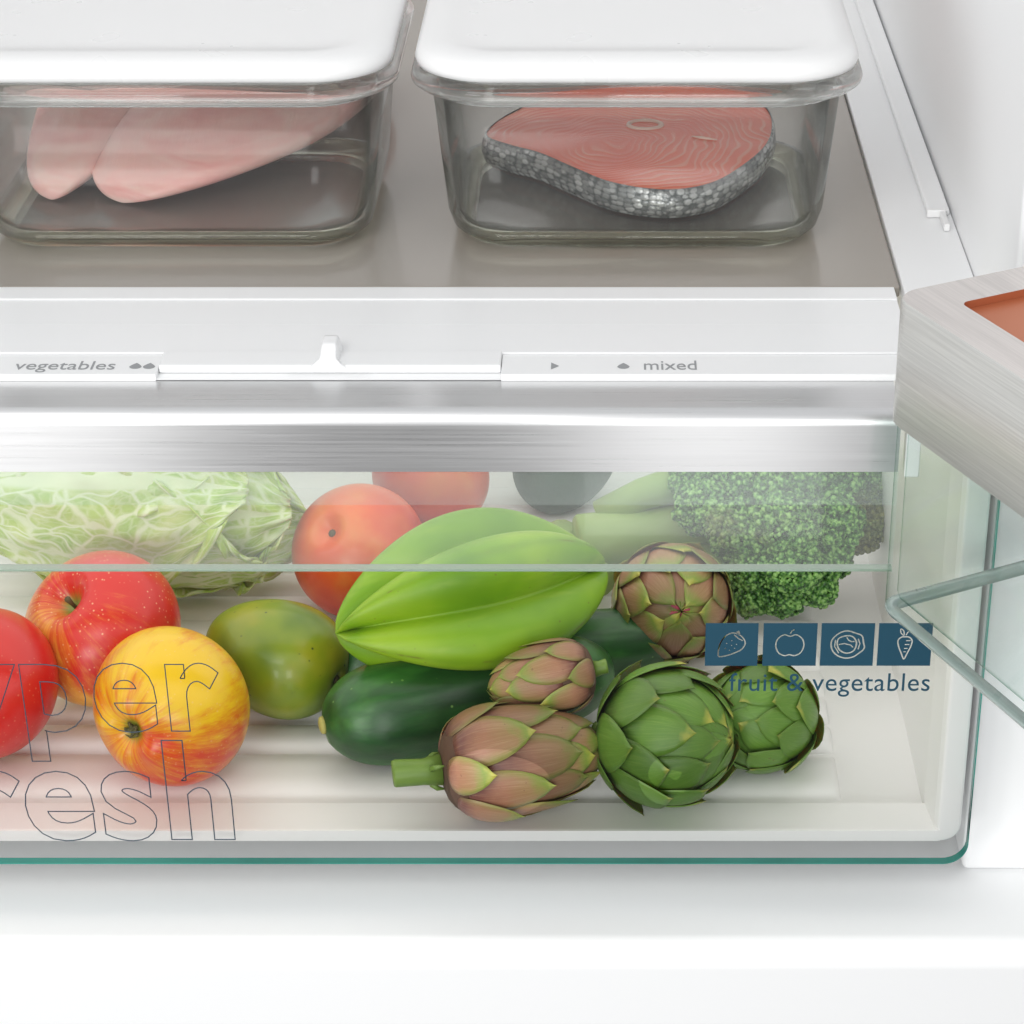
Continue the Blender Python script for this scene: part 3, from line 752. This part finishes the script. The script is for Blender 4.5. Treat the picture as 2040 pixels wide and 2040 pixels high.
apple(338, 1409, 160, (-0.45, -0.30), True, am_y, (-0.22, -0.72, 0.62), 'yellow apple with orange blush showing its calyx, in front of the red apple', None, 0.6, seed=1)
apple(208, 1255, 160, (-0.47, 0.52), False, am_r, (0.35, 0.75), 'red apple with pale speckles and a green stem hollow behind the yellow apple', None, 0, seed=2)
apple(-34, 1368, 156, (-0.3, 0.6), False, am_e, (0, 0.5), 'deep red apple at the left edge below the speckled red apple', None, 0, seed=4)

# green mango
mg = M('mango_skin'); mg.set(Roughness=0.34); mg.b.inputs['Coat Weight'].default_value = 0.15; _c = mg.coord('Object')
col = mg.ramp(mg.noise(_c, 22, 3, 0.5), [(0.32, (0.10, 0.18, 0.006)), (0.5, (0.19, 0.26, 0.006)), (0.68, (0.31, 0.30, 0.010))])
v = mg.vor(_c, 210); dots = mg.math('MULTIPLY', mg.math('SUBTRACT', 1.0, mg.smooth(v, 0.08, 0.2)), mg.smooth(mg.noise(_c, 45, 2), 0.52, 0.62))
mg.base(mg.mix(dots, mg.mix(mg.math('MULTIPLY', mg.smooth(mg.noise(mg.coord('Object', (60, 60, 25)), 1, 5, 0.7), 0.62, 0.75), 0.35), col, (0.04, 0.06, 0.01)), (0.03, 0.05, 0.01)))
mg.bump(mg.noise(_c, 200, 2), 0.05, 0.0005); mg = mg.m
c, r = seat(548, 1306, 124)
e = empty('mango'); tag(e, 'small green mango with dark specks behind the yellow apple', 'mango')
def fn(u, v):
    t_ = pi*v; a = 2*pi*u; ct_ = cos(t_)
    rad = r*0.99*sin(t_)**0.93*(1-0.17*ct_)*(1+0.02*sin(2*a))
    z = r*1.20*ct_
    if ct_ < 0: z += 0.10*r*exp(-(rad/r/0.12)**2)
    return Vector((rad*cos(a)*1.0, rad*sin(a)*0.93, z))
grid('skin', fn, 56, 56, mg, e)
tube('stalk_scar', [Vector((0, 0, -1.1*r)), Vector((0, 0, -1.125*r)), Vector((0.001, 0, -1.15*r))], [0.0032, 0.0028, 0.0012], stemm, e, 10)
pose(e, c, Vector((-0.86, 0.42, 0.12)))

# nectarines
nm = M('nectarine_skin'); nm.set(Roughness=0.32); nm.b.inputs['Coat Weight'].default_value = 0.1
_c = nm.coord('Object'); sp = nm.n('ShaderNodeSeparateXYZ'); nm.l(_c, sp.inputs[0])
f = nm.math('ADD', nm.math('MULTIPLY', sp.outputs[2], 9), nm.noise(_c, 30, 4, 0.55))
nm.base(nm.ramp(f, [(0.22, (0.42, 0.015, 0.01)), (0.50, (0.70, 0.05, 0.015)), (0.74, (0.78, 0.12, 0.022)), (0.95, (0.80, 0.24, 0.05))])); nm = nm.m
def nect(px, py, R, off, label, lift=0.0, roll=0):
    c, r = seat(px, py, R, lift)
    e = empty('nectarine'); tag(e, label, 'nectarine', 'nectarines in the middle of the drawer')
    def fn(u, v):
        t_ = pi*v; a = 2*pi*u; rr_ = sin(t_)
        rho = rr_*r*(1-0.05*exp(-(sin(a/2)/0.12)**2)*rr_)
        z = 0.95*r*cos(t_) - (0.20*r*exp(-(rr_/0.2)**2) if cos(t_) > 0 else 0)
        return Vector((rho*cos(a), rho*sin(a), z))
    grid('skin', fn, 72, 48, nm, e)
    tube('stem_scar', [Vector((0, 0, 0.70*r)), Vector((0, 0, 0.775*r)), Vector((0.0005, 0, 0.80*r))], [0.0028, 0.0024, 0.001], stemm, e, 8)
    return pose(e, c, cdir(*off), roll)
nect(716, 1098, 136, (-0.42, 0.35), 'orange red nectarine with its stem hollow in view beside the cabbage', 0, 0.5)
nect(858, 950, 118, (0.4, 0.8), 'orange red nectarine half hidden behind the other nectarine', 0, 2.0)

# carambola
cm = M('carambola_skin'); cm.set(Roughness=0.42); cm.b.inputs['Subsurface Weight'].default_value = 0.12; cm.b.inputs['Subsurface Scale'].default_value = 0.05
cm.b.inputs['Subsurface Radius'].default_value = (0.6, 1.0, 0.1); cm.b.inputs['Coat Weight'].default_value = 0.0
_u = cm.coord('UV'); su = cm.n('ShaderNodeSeparateXYZ'); cm.l(_u, su.inputs[0])
ridge = cm.math('ABSOLUTE', cm.math('SUBTRACT', cm.math('FRACT', cm.math('MULTIPLY', su.outputs[0], 5)), 0.5))
_c = cm.coord('Object')
basec = cm.ramp(cm.noise(_c, 16, 3, 0.5), [(0.3, (0.12, 0.28, 0.005)), (0.5, (0.18, 0.36, 0.007)), (0.7, (0.28, 0.46, 0.012))])
basec = cm.mix(cm.math('MULTIPLY', cm.smooth(cm.noise(cm.coord('Object', (90, 90, 12)), 1, 3), 0.5, 0.75), 0.25), basec, (0.42, 0.55, 0.06))
cm.base(cm.mix(cm.math('MULTIPLY', cm.smooth(ridge, 0.42, 0.5), 0.25), basec, (0.07, 0.18, 0.005)))
cc_ = cm.b.inputs['Base Color'].links[0].from_socket
br_ = cm.math('MULTIPLY', cm.smooth(ridge, 0.480, 0.497), cm.smooth(cm.noise(_c, 60, 4), 0.48, 0.62))
sp_ = cm.math('MULTIPLY', cm.math('SUBTRACT', 1.0, cm.smooth(cm.vor(_c, 190), 0.06, 0.16)), cm.smooth(cm.noise(_c, 40, 2), 0.52, 0.6))
cm.base(cm.mix(cm.math('MULTIPLY', cm.math('MAXIMUM', br_, sp_), 0.6), cc_, (0.16, 0.13, 0.02)))
cm.bump(cm.noise(cm.coord('Object', (200, 200, 30)), 1, 3), 0.06, 0.0008); cm = cm.m
def carambola(pA, pB, zA, zB, Rmax, roll, label):
    A = atz(*pA, zA); B = atz(*pB, zB); L = (B-A).length
    def fn(u, v):
        a = 2*pi*u; t_ = v
        e_ = sin(pi*t_)**0.62 if 0 < t_ < 1 else 0.0
        env = e_*(0.90+0.18*t_)
        c5 = abs(cos(2.5*a))                     # 1 at crest... 0 in the valley
        lobe = 0.62 + 0.38*c5**1.1
        # rounded end lobes: crests reach past the valleys at both ends
        z = (t_-0.5)*L*(0.86+0.14*c5)
        rr_ = Rmax*env*lobe
        tw = 0.10*sin(pi*t_)
        return Vector((rr_*cos(a+tw), rr_*sin(a+tw), z))
    o = grid('carambola', fn, 160, 70, cm, None, uv=True)
    return tag(pose(o, (A+B)/2, (B-A), roll), label, 'star fruit')
carambola((668, 1262), (1205, 1130), ZR+0.076, ZR+0.070, 0.050, 0.75, 'large bright green star fruit lying on top of the zucchini')

# zucchini
zm = M('zucchini_skin'); zm.set(Roughness=0.36); zm.b.inputs['Coat Weight'].default_value = 0.12; zm.b.inputs['Coat Roughness'].default_value = 0.3
_c = zm.coord('Object'); col = zm.ramp(zm.noise(zm.coord('Object', (40, 40, 14)), 1, 4), [(0.32, (0.005, 0.04, 0.008)), (0.5, (0.012, 0.085, 0.012)), (0.66, (0.04, 0.18, 0.025))])
v = zm.vor(_c, 170); dots = zm.math('MULTIPLY', zm.math('SUBTRACT', 1.0, zm.smooth(v, 0.05, 0.16)), zm.smooth(zm.noise(_c, 50, 2), 0.55, 0.62))
sp = zm.n('ShaderNodeSeparateXYZ'); zm.l(_c, sp.inputs[0])
col = zm.mix(zm.math('MULTIPLY', dots, 0.7), col, (0.22, 0.42, 0.10)); zm.base(col)
zm.bump(zm.noise(zm.coord('Object', (90, 90, 30)), 1, 4), 0.3, 0.0015); zm = zm.m
scar = plastic('blossom_scar', (0.42, 0.38, 0.10), 0.7)
def zucchini(c0, d, r, L, label, bend=0.0):
    e = empty('zucchini'); tag(e, label, 'zucchini', 'zucchini under the star fruit')
    def fn(u, v):
        a = 2*pi*u
        s_ = v*L
        e_ = sqrt(max(0, 1-(1-min(1, s_/(r*1.35)))**2)) if s_ < r*1.35 else 1
        q_ = L-s_; e_ *= sqrt(max(0, 1-(1-min(1, q_/(r*1.2)))**2)) if q_ < r*1.2 else 1
        rad = r*e_*(1-0.18*(v))*(1+0.012*cos(8*a))
        return Vector((rad*cos(a), rad*sin(a)+bend*sin(pi*v), s_))
    grid('skin', fn, 48, 60, zm, e)
    tube('blossom_scar', [Vector((0, 0, 0.0012)), Vector((0, 0, -0.0006)), Vector((0, 0, -0.0014))], [0.0050, 0.0045, 0.0025], scar, e, 14)
    return pose(e, c0, d)
rz_ = 0.0292
a = atz(641, 1445, ZR+rz_); b = atz(1150, 1345, ZR+rz_)
zucchini(a, b-a, rz_, 0.165, 'thick dark green zucchini in front, its pale blossom end to the left')
a = atz(646, 1330, ZR+0.022); b = atz(1150, 1285, ZR+0.022)
zucchini(a, b-a, 0.0225, 0.20, 'dark green zucchini behind the thick one, mostly under the star fruit')

# artichokes
def bract_mat(name, base, mid, edge, tip, veins):
    m = M(name); m.set(Roughness=0.42); m.b.inputs['Subsurface Weight'].default_value = 0.06; m.b.inputs['Subsurface Scale'].default_value = 0.02
    uv = m.coord('UV'); s_ = m.n('ShaderNodeSeparateXYZ'); m.l(uv, s_.inputs[0])
    oi = m.n('ShaderNodeObjectInfo'); rnd = oi.outputs['Random']
    co = m.coord('Object')
    nz = m.noise(co, 55, 3, 0.6)
    f = m.math('ADD', s_.outputs[1], m.math('MULTIPLY', m.math('SUBTRACT', nz, 0.5), 0.5))
    f = m.math('ADD', f, m.math('MULTIPLY', m.math('SUBTRACT', rnd, 0.5), 0.12))
    col = m.ramp(f, [(0.10, base), (0.40, mid), (0.72, tuple(a*0.75+b*0.25 for a, b in zip(mid, edge))), (0.90, edge), (1.04 if False else 1.0, tip)])
    au = m.math('ABSOLUTE', m.math('SUBTRACT', s_.outputs[0], 0.5))
    ef = m.math('ADD', au, m.math('MULTIPLY', m.math('SUBTRACT', nz, 0.5), 0.22))
    col = m.mix(m.math('MULTIPLY', m.smooth(ef, 0.24, 0.52), m.math('ADD', m.math('MULTIPLY', s_.outputs[1], 0.8), 0.15)), col, edge)
    mp = m.n('ShaderNodeMapping'); mp.inputs['Scale'].default_value = (36, 2.5, 1); m.l(uv, mp.inputs[0])
    vn = m.noise(mp.outputs[0], 1, 3, 0.6)
    col = m.mix(m.math('MULTIPLY', m.smooth(vn, 0.44, 0.78), 0.36), col, veins)
    spk = m.math('MULTIPLY', m.smooth(m.noise(co, 330, 2), 0.70, 0.78), 0.5)
    col = m.mix(spk, col, (0.12, 0.05, 0.03))
    hs = m.n('ShaderNodeHueSaturation'); m.l(col, hs.inputs['Color']); m.l(m.math('ADD', m.math('MULTIPLY', rnd, 0.5), 0.78), hs.inputs['Value'])
    m.base(hs.outputs[0]); m.bump(vn, 0.25, 0.0006); return m.m
bp = bract_mat('bract_purple', (0.16, 0.055, 0.045), (0.32, 0.145, 0.085), (0.18, 0.25, 0.035), (0.40, 0.38, 0.06), (0.52, 0.34, 0.20))
bg = bract_mat('bract_green', (0.03, 0.08, 0.008), (0.095, 0.205, 0.022), (0.085, 0.18, 0.018), (0.36, 0.34, 0.05), (0.23, 0.36, 0.07))
stk = M('artichoke_stem'); stk.set(Roughness=0.45); _n = stk.noise(stk.coord('Object', (160, 160, 25)), 1, 3)
stk.base(stk.mix(_n, (0.09, 0.18, 0.02), (0.22, 0.34, 0.06))); stk.bump(_n, 0.4, 0.001); stk = stk.m
core_p = plastic('core_purple', (0.10, 0.05, 0.03), 0.7); core_g = plastic('core_green', (0.03, 0.06, 0.012), 0.7)  # cores darkened to paint the shade in the seams between bracts
tippink = plastic('tip_pink', (0.42, 0.06, 0.10), 0.5); tipdark = plastic('tip_dark', (0.16, 0.15, 0.05), 0.6)
def artichoke(center, axis, R, L, mat, core, label, n=34, stem=None, roll=0.0, tipm=None, pointy=1.0, seed=0, wscale=1.0, close=1.0):
    rs = random.Random(seed)
    e = empty('artichoke'); tag(e, label, 'artichoke', 'artichokes piled on the right')
    H = L
    def prof_(t_):
        # t 0 base .. 1 apex; returns radius, height
        t_ = max(-0.02, min(1.0, t_)); a = pi*t_
        if pointy > 1.2:
            rr_ = R*(sin(pi/2*min(1, t_/0.36))**0.62 if t_ < 0.36 else max(0.0, 1-((t_-0.36)/0.64)**1.75)**0.92) if 0 < t_ < 1 else 0
            return rr_, -H*cos(pi*t_*0.5+pi*0.5*t_**0.9) if 0 < t_ < 1 else -H*cos(a)
        rr_ = R*(sin(a)**(0.80 if t_ < 0.5 else 0.80*pointy + 0.0)) if 0 < t_ < 1 else 0
        return rr_, -H*cos(a)
    def surf(th, t_, off):
        r_, h_ = prof_(t_); r2, h2 = prof_(t_+0.01)
        dt_ = Vector((r2-r_, 0, h2-h_)); 
        if dt_.length < 1e-9: dt_ = Vector((0, 0, 1))
        dt_.normalize(); nr_ = Vector((dt_.z, 0, -dt_.x))
        q_ = Vector((r_, 0, h_)) + nr_*off
        return Vector((q_.x*cos(th), q_.x*sin(th), q_.z))
    grid('core', lambda u, v: surf(2*pi*u, v, -0.095*R), 28, 20, core, e)
    nu, nv = 8, 9
    for i in range(n):
        fr = (i+0.5)/n
        t0 = 0.02 + 0.80*fr**0.86 if close else fr
        th0 = i*2.39996 + rs.uniform(-0.12, 0.12)
        ln = (0.40 - 0.10*fr)*rs.uniform(0.92, 1.08)
        if t0+ln > 0.992: ln = 0.992-t0
        hw = R*(0.50-0.24*fr**1.6)*wscale*rs.uniform(0.93, 1.07)
        lift = rs.uniform(0.85, 1.35)
        if i < 5: ln *= 0.72; hw *= 0.78; t0 += 0.03
        V = []; UVs = []
        for side_ in (0, 1):
            for j in range(nv+1):
                v = j/nv
                prof_w = (0.62+0.38*sin(min(1, v/0.42)*pi/2)) * (1 if v < 0.36 else max(0, 1-((v-0.36)/0.64)**1.9)**0.78)
                for k in range(nu+1):
                    u = k/nu*2-1
                    t_ = t0 + ln*(v*1.0 + 0.03*(1-u*u)*v)
                    rloc = max(prof_(t_)[0], 0.16*R)
                    th = th0 + u*hw*prof_w/rloc
                    off = R*(-0.078 + 0.165*v*lift - 0.035*u*u*(1-0.5*v) + 0.012*(v**6)*2)
                    off += R*0.006*noise.noise(Vector((u*1.5+i, v*2, seed)))
                    if side_: off -= R*0.030*(1-0.75*max(abs(u)**4, v**5))
                    V.append(surf(th, t_, off)); UVs.append((k/nu, v))
        m_ = (nu+1)*(nv+1); F = []
        for j in range(nv):
            for k in range(nu):
                a_ = j*(nu+1)+k; F.append((a_, a_+1, a_+nu+2, a_+nu+1)); F.append((m_+a_, m_+a_+nu+1, m_+a_+nu+2, m_+a_+1))
        rim = [k for k in range(nu+1)]+[j*(nu+1)+nu for j in range(1, nv+1)]+[nv*(nu+1)+k for k in range(nu-1, -1, -1)]+[j*(nu+1) for j in range(nv-1, 0, -1)]
        for q_ in range(len(rim)):
            a_, b_ = rim[q_], rim[(q_+1) % len(rim)]; F.append((a_, m_+a_, m_+b_, b_))
        mobj('bract', V, F, mat, e, True, UVs)
    if tipm:
        for k in range(10):
            a_ = 2*pi*k/10+rs.uniform(-.2, .2); rr_ = R*rs.uniform(0.09, 0.17)
            z_ = H*1.02
            tube('inner_tip', [Vector((cos(a_)*rr_*1.6, sin(a_)*rr_*1.6, z_-0.05*R)), Vector((cos(a_)*rr_, sin(a_)*rr_, z_+0.03*R)), Vector((cos(a_)*rr_*0.3, sin(a_)*rr_*0.3, z_+0.085*R))], [0.045*R, 0.035*R, 0.006*R], tipm, e, 6)
    if stem:
        sl_, sr_ = stem
        tube('stem', [Vector((0, 0, -H*0.93)), Vector((0, 0, -H-sl_*0.3)), Vector((0.001, 0.0005, -H-sl_*0.93)), Vector((0.001, 0.0005, -H-sl_))], [sr_*1.15, sr_*0.95, sr_, sr_*0.92], stk, e, 18)
        if sl_ > 0.012:
            for k in range(3):
                a_ = 2.1*k; b0_ = Vector((cos(a_)*sr_, sin(a_)*sr_, -H-sl_*0.12))
                tube('stem_scale', [b0_, b0_+Vector((cos(a_)*0.003, sin(a_)*0.003, 0.003)), b0_+Vector((cos(a_)*0.004, sin(a_)*0.004, 0.007))], [0.0018, 0.0014, 0.0003], stk, e, 6)
    return pose(e, center, axis, roll)
# C: purple with stem, front
c = atz(1030, 1512, ZR+0.031); artichoke(c, Vector((0.95, 0.20, 0.02)), 0.0298, 0.0425, bp, core_p, 'purple artichoke with a cut green stem, lying in front of the zucchini', 44, (0.022, 0.0072), 0.3, None, 1.55, 3)
# D: green
c = atz(1318, 1466, ZR+0.036); artichoke(c, cdir(0.86, 0.02), 0.0365, 0.0355, bg, core_g, 'green artichoke in front, between the stemmed purple and the far right one', 42, (0.004, 0.006), 0.9, tipdark, 1.1, 5)
# E: green right
c = atz(1520, 1428, ZR+0.029); artichoke(c, cdir(-0.62, 0.12), 0.0300, 0.0300, bg, core_g, 'green artichoke farthest right, below the blue symbols', 38, (0.003, 0.005), 0.1, tipdark, 1.1, 8)
# B: small purple
c = atz(1086, 1352, ZR+0.060); artichoke(c, Vector((-0.93, -0.18, -0.10)), 0.0200, 0.0280, bp, core_p, 'small purple artichoke bud pointing left, resting on the zucchini', 32, (0.005, 0.004), 0.5, None, 1.3, 11)
# A: purple facing viewer
c = atz(1338, 1200, ZR+0.036); artichoke(c, cdir(0.12, -0.10), 0.0345, 0.0320, bp, core_p, 'round purple artichoke facing forward with a pink centre, in front of the broccoli', 38, None, 0.2, tippink, 1.0, 14)

# broccoli
bm_ = M('broccoli_buds'); bm_.set(Roughness=0.3)
_c = bm_.coord('Object')
bm_.base(bm_.mix(bm_.smooth(bm_.noise(_c, 14, 2), 0.52, 0.68), bm_.ramp(bm_.noise(_c, 330, 1), [(0.38, (0.02, 0.08, 0.012)), (0.5, (0.07, 0.22, 0.03)), (0.62, (0.28, 0.50, 0.14))]), bm_.ramp(bm_.noise(_c, 300, 1), [(0.35, (0.05, 0.06, 0.01)), (0.7, (0.20, 0.20, 0.04))])))
bm_ = bm_.m
bst = M('broccoli_stalk'); bst.set(Roughness=0.4); bst.b.inputs['Subsurface Weight'].default_value = 0.1; bst.b.inputs['Subsurface Scale'].default_value = 0.03
_n = bst.noise(bst.coord('Object', (30, 60, 60)), 1, 3); bst.base(bst.mix(_n, (0.21, 0.34, 0.08), (0.36, 0.47, 0.16))); bst = bst.m
corem = plastic('broccoli_core', (0.012, 0.035, 0.008), 0.8)  # near black, shade of the gaps between bud clumps put into the colour
bro = empty('broccoli'); tag(bro, 'dark green broccoli head with a thick pale stalk, at the back right', 'broccoli')
ico = bmesh.new(); bmesh.ops.create_icosphere(ico, subdivisions=2, radius=1); icv = [v.co.copy() for v in ico.verts]; icf = [tuple(v.index for v in f.verts) for f in ico.faces]; ico.free()
rs = random.Random(5)
fl = [(1400, 1010, 62, .075), (1480, 965, 72, .085), (1570, 960, 78, .095), (1660, 955, 76, .085), (1730, 970, 66, .07), (1470, 1055, 70, .07), (1560, 1045, 78, .08), (1650, 1040, 76, .07), (1712, 1045, 60, .055),
      (1500, 1130, 62, .045), (1575, 1125, 66, .055), (1645, 1110, 56, .045), (1560, 1185, 48, .03), (1495, 1190, 42, .026), (1630, 1170, 42, .030), (1380, 960, 50, .085)]
for px, py, Rp, hz in fl:
    hz = max(hz*0.85, 0.02)
    c = atz(px, py, ZR+hz); r = 0.90*Rp*depth(c)/FPX
    V = []; F = []
    nb = int((Rp**2)*4*pi/88)
    for k in range(nb):
        z = 1-2*(k+0.5)/nb; ph = k*2.39996
        d = Vector((sqrt(1-z*z)*cos(ph), sqrt(1-z*z)*sin(ph), z))
        if d.dot(FWD) > 0.35: continue
        bump_ = 1.10-0.36*min(1.0, noise.voronoi(d*2.6+Vector((px, py, 0))*0.01)[0][0]*1.1)**1.5+0.05*noise.noise(d*9)
        br = 0.00175*rs.choice((0.65, 0.8, 1.0, 1.0, 1.25, 1.4))
        p = c + d*r*bump_*rs.uniform(0.94, 1.03)
        i0 = len(V)
        V += [p+vv*br for vv in icv]; F += [tuple(i0+q_ for q_ in f) for f in icf]
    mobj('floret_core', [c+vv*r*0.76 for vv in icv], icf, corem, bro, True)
    mobj('floret', V, F, bm_, bro, True)
s0 = atz(1150, 1085, ZR+0.034); s1 = atz(1300, 1065, ZR+0.036); s2 = atz(1430, 1040, ZR+0.04); s3 = atz(1540, 1050, ZR+0.045)
tube('stalk', [s0, s0+(s1-s0)*0.04, s0+(s1-s0)*.5, s1, s2, s3], [0.0165, 0.0182, 0.0178, 0.0165, 0.019, 0.024], bst, bro, 24)
t0_ = atz(1200, 1030, ZR+0.045)
tube('side_branch', [t0_, atz(1280, 985, ZR+0.06), atz(1400, 950, ZR+0.07)], [0.011, 0.010, 0.012], bst, bro, 16)
tube('side_branch', [atz(1250, 1095, ZR+0.03), atz(1380, 1110, ZR+0.028), atz(1480, 1130, ZR+0.03)], [0.009, 0.009, 0.012], bst, bro, 16)
tube('cut_branch', [atz(1110, 1075, ZR+0.022), atz(1150, 1120, ZR+0.022), atz(1200, 1160, ZR+0.022)], [0.014, 0.013, 0.010], bst, bro, 16)
# dark avocado behind
av = M('avocado_skin'); av.set(Roughness=0.5); _c = av.coord('Object'); av.base(av.mix(av.noise(_c, 90, 4), (0.015, 0.035, 0.02), (0.04, 0.075, 0.04))); av.bump(av.vor(_c, 260), 0.4, 0.001); av = av.m
c, r = seat(1128, 930, 84)
def fn(u, v):
    t_ = pi*v; a = 2*pi*u; rad = r*sin(t_)*(1-0.22*cos(t_)); return Vector((rad*cos(a), rad*sin(a), 1.3*r*cos(t_)))
o = grid('avocado', fn, 40, 40, av); tag(pose(o, c, Vector((0.85, 0.5, 0.1))), 'dark green avocado behind the broccoli stalk, just under the steel trim', 'avocado')

# cabbage (savoy type long head): overlapping crinkled leaves
cb = M('cabbage_leaf'); cb.set(Roughness=0.42); cb.b.inputs['Subsurface Weight'].default_value = 0.1; cb.b.inputs['Subsurface Scale'].default_value = 0.03
uv = cb.coord('UV')
su = cb.n('ShaderNodeSeparateXYZ'); cb.l(uv, su.inputs[0])
wn = cb.noise(uv, 5, 3)
mp = cb.n('ShaderNodeMapping'); mp.inputs['Scale'].default_value = (15, 9, 1); 
ad = cb.n('ShaderNodeVectorMath', operation='ADD'); sc_ = cb.n('ShaderNodeVectorMath', operation='SCALE'); nt = cb.n('ShaderNodeTexNoise'); nt.inputs['Scale'].default_value = 6; cb.l(uv, nt.inputs['Vector'])
cb.l(nt.outputs[1], sc_.inputs[0]); sc_.inputs['Scale'].default_value = 0.16; cb.l(uv, ad.inputs[0]); cb.l(sc_.outputs[0], ad.inputs[1]); cb.l(ad.outputs[0], mp.inputs[0])
ve = cb.vor(mp.outputs[0], 1.0, 'DISTANCE_TO_EDGE')
v2 = cb.vor(mp.outputs[0], 2.7, 'DISTANCE_TO_EDGE')
vein = cb.math('MAXIMUM', cb.math('SUBTRACT', 1.0, cb.smooth(ve, 0.01, 0.13)), cb.math('MULTIPLY', cb.math('SUBTRACT', 1.0, cb.smooth(v2, 0.0, 0.16)), 0.4))
mid = cb.math('ABSOLUTE', cb.math('SUBTRACT', su.outputs[0], 0.5))
midw = cb.math('ADD', cb.math('MULTIPLY', cb.math('SUBTRACT', 1.0, su.outputs[1]), 0.11), 0.006)
midrib = cb.math('SUBTRACT', 1.0, cb.smooth(cb.math('DIVIDE', mid, midw), 0.7, 1.15))
vein = cb.math('MAXIMUM', vein, midrib)
green = cb.ramp(cb.noise(uv, 7, 4), [(0.3, (0.28, 0.44, 0.06)), (0.5, (0.42, 0.56, 0.11)), (0.7, (0.60, 0.66, 0.26))])
cb.base(cb.mix(cb.math('MULTIPLY', vein, 0.78), green, (0.76, 0.78, 0.56)))
cb.bump(cb.math('ADD', cb.math('MULTIPLY', cb.smooth(ve, 0.0, 0.35), -1.0), cb.math('MULTIPLY', cb.smooth(v2, 0, .3), -0.3)), -1.0, 0.006); cb = cb.m
cbg = empty('cabbage'); tag(cbg, 'pale green savoy cabbage with crinkled veined leaves at the back left', 'cabbage')
C0 = atz(285, 968, ZR+0.070); RC, LC = 0.062, 0.225
cbg.location = C0
axc = Vector((1, -0.10, -0.03)).normalized(); bs = basis(axc)
def leaf(th0, wth, t0, t1, off, seed):
    nu, nv = 70, 70; V = []; UVs = []
    for j in range(nv+1):
        v = j/nv
        for i in range(nu+1):
            u = i/nu; uu = u*2-1
            t_ = t0+(t1-t0)*v*(1-0.10*uu*uu)
            wv_ = 1.0 if v < 0.6 else sqrt(max(0.02, 1-((v-0.6)/0.42)**2.4))
            th = th0 + uu*wth*(0.7+0.3*min(1, v*2))*wv_
            rr_ = RC*max(0.0, sin(pi*min(max(t_, 0.001), 0.97)))**0.42
            p3 = Vector((cos(th)*rr_, sin(th)*rr_, LC*(t_-0.5)*1.0))
            cr = noise.noise(Vector((u*9, v*9, seed)))*0.0030 + 0.5*abs(noise.noise(Vector((u*16, v*16, seed+5))))*0.0018
            edge_ = max(0, abs(uu)-0.82)/0.18 + max(0, v-0.88)/0.12
            fr_ = edge_*0.0025*noise.noise(Vector((u*14, v*14, seed+9)))*3
            k_ = (rr_+off+cr+fr_+0.004*edge_)/max(rr_, 1e-4)
            V.append(bs @ Vector((p3.x*k_, p3.y*k_, p3.z+0.003*noise.noise(Vector((u*8, seed, 3)))*edge_))); UVs.append((u, v))
    F = [(j*(nu+1)+i, j*(nu+1)+i+1, (j+1)*(nu+1)+i+1, (j+1)*(nu+1)+i) for j in range(nv) for i in range(nu)]
    o = mobj('leaf', V, F, cb, cbg, True, UVs)
    o.modifiers.new('s', 'SOLIDIFY').thickness = 0.0012
    return o
# theta where camera side is: find angle of -FWD in the local frame
loc = bs.transposed() @ (-FWD); thc = atan2(loc.y, loc.x)
sgn = 1
leaf(thc+0.3, 2.4, -0.02, 0.93, -0.007, 9)
leaf(thc-1.0, 1.3, -0.02, 0.89, -0.001, 1); leaf(thc+1.1, 1.25, -0.02, 0.87, 0.001, 2); leaf(thc-0.05, 1.15, -0.02, 0.84, 0.005, 3)
leaf(thc+2.6, 1.4, 0.0, 0.95, 0.0, 4)
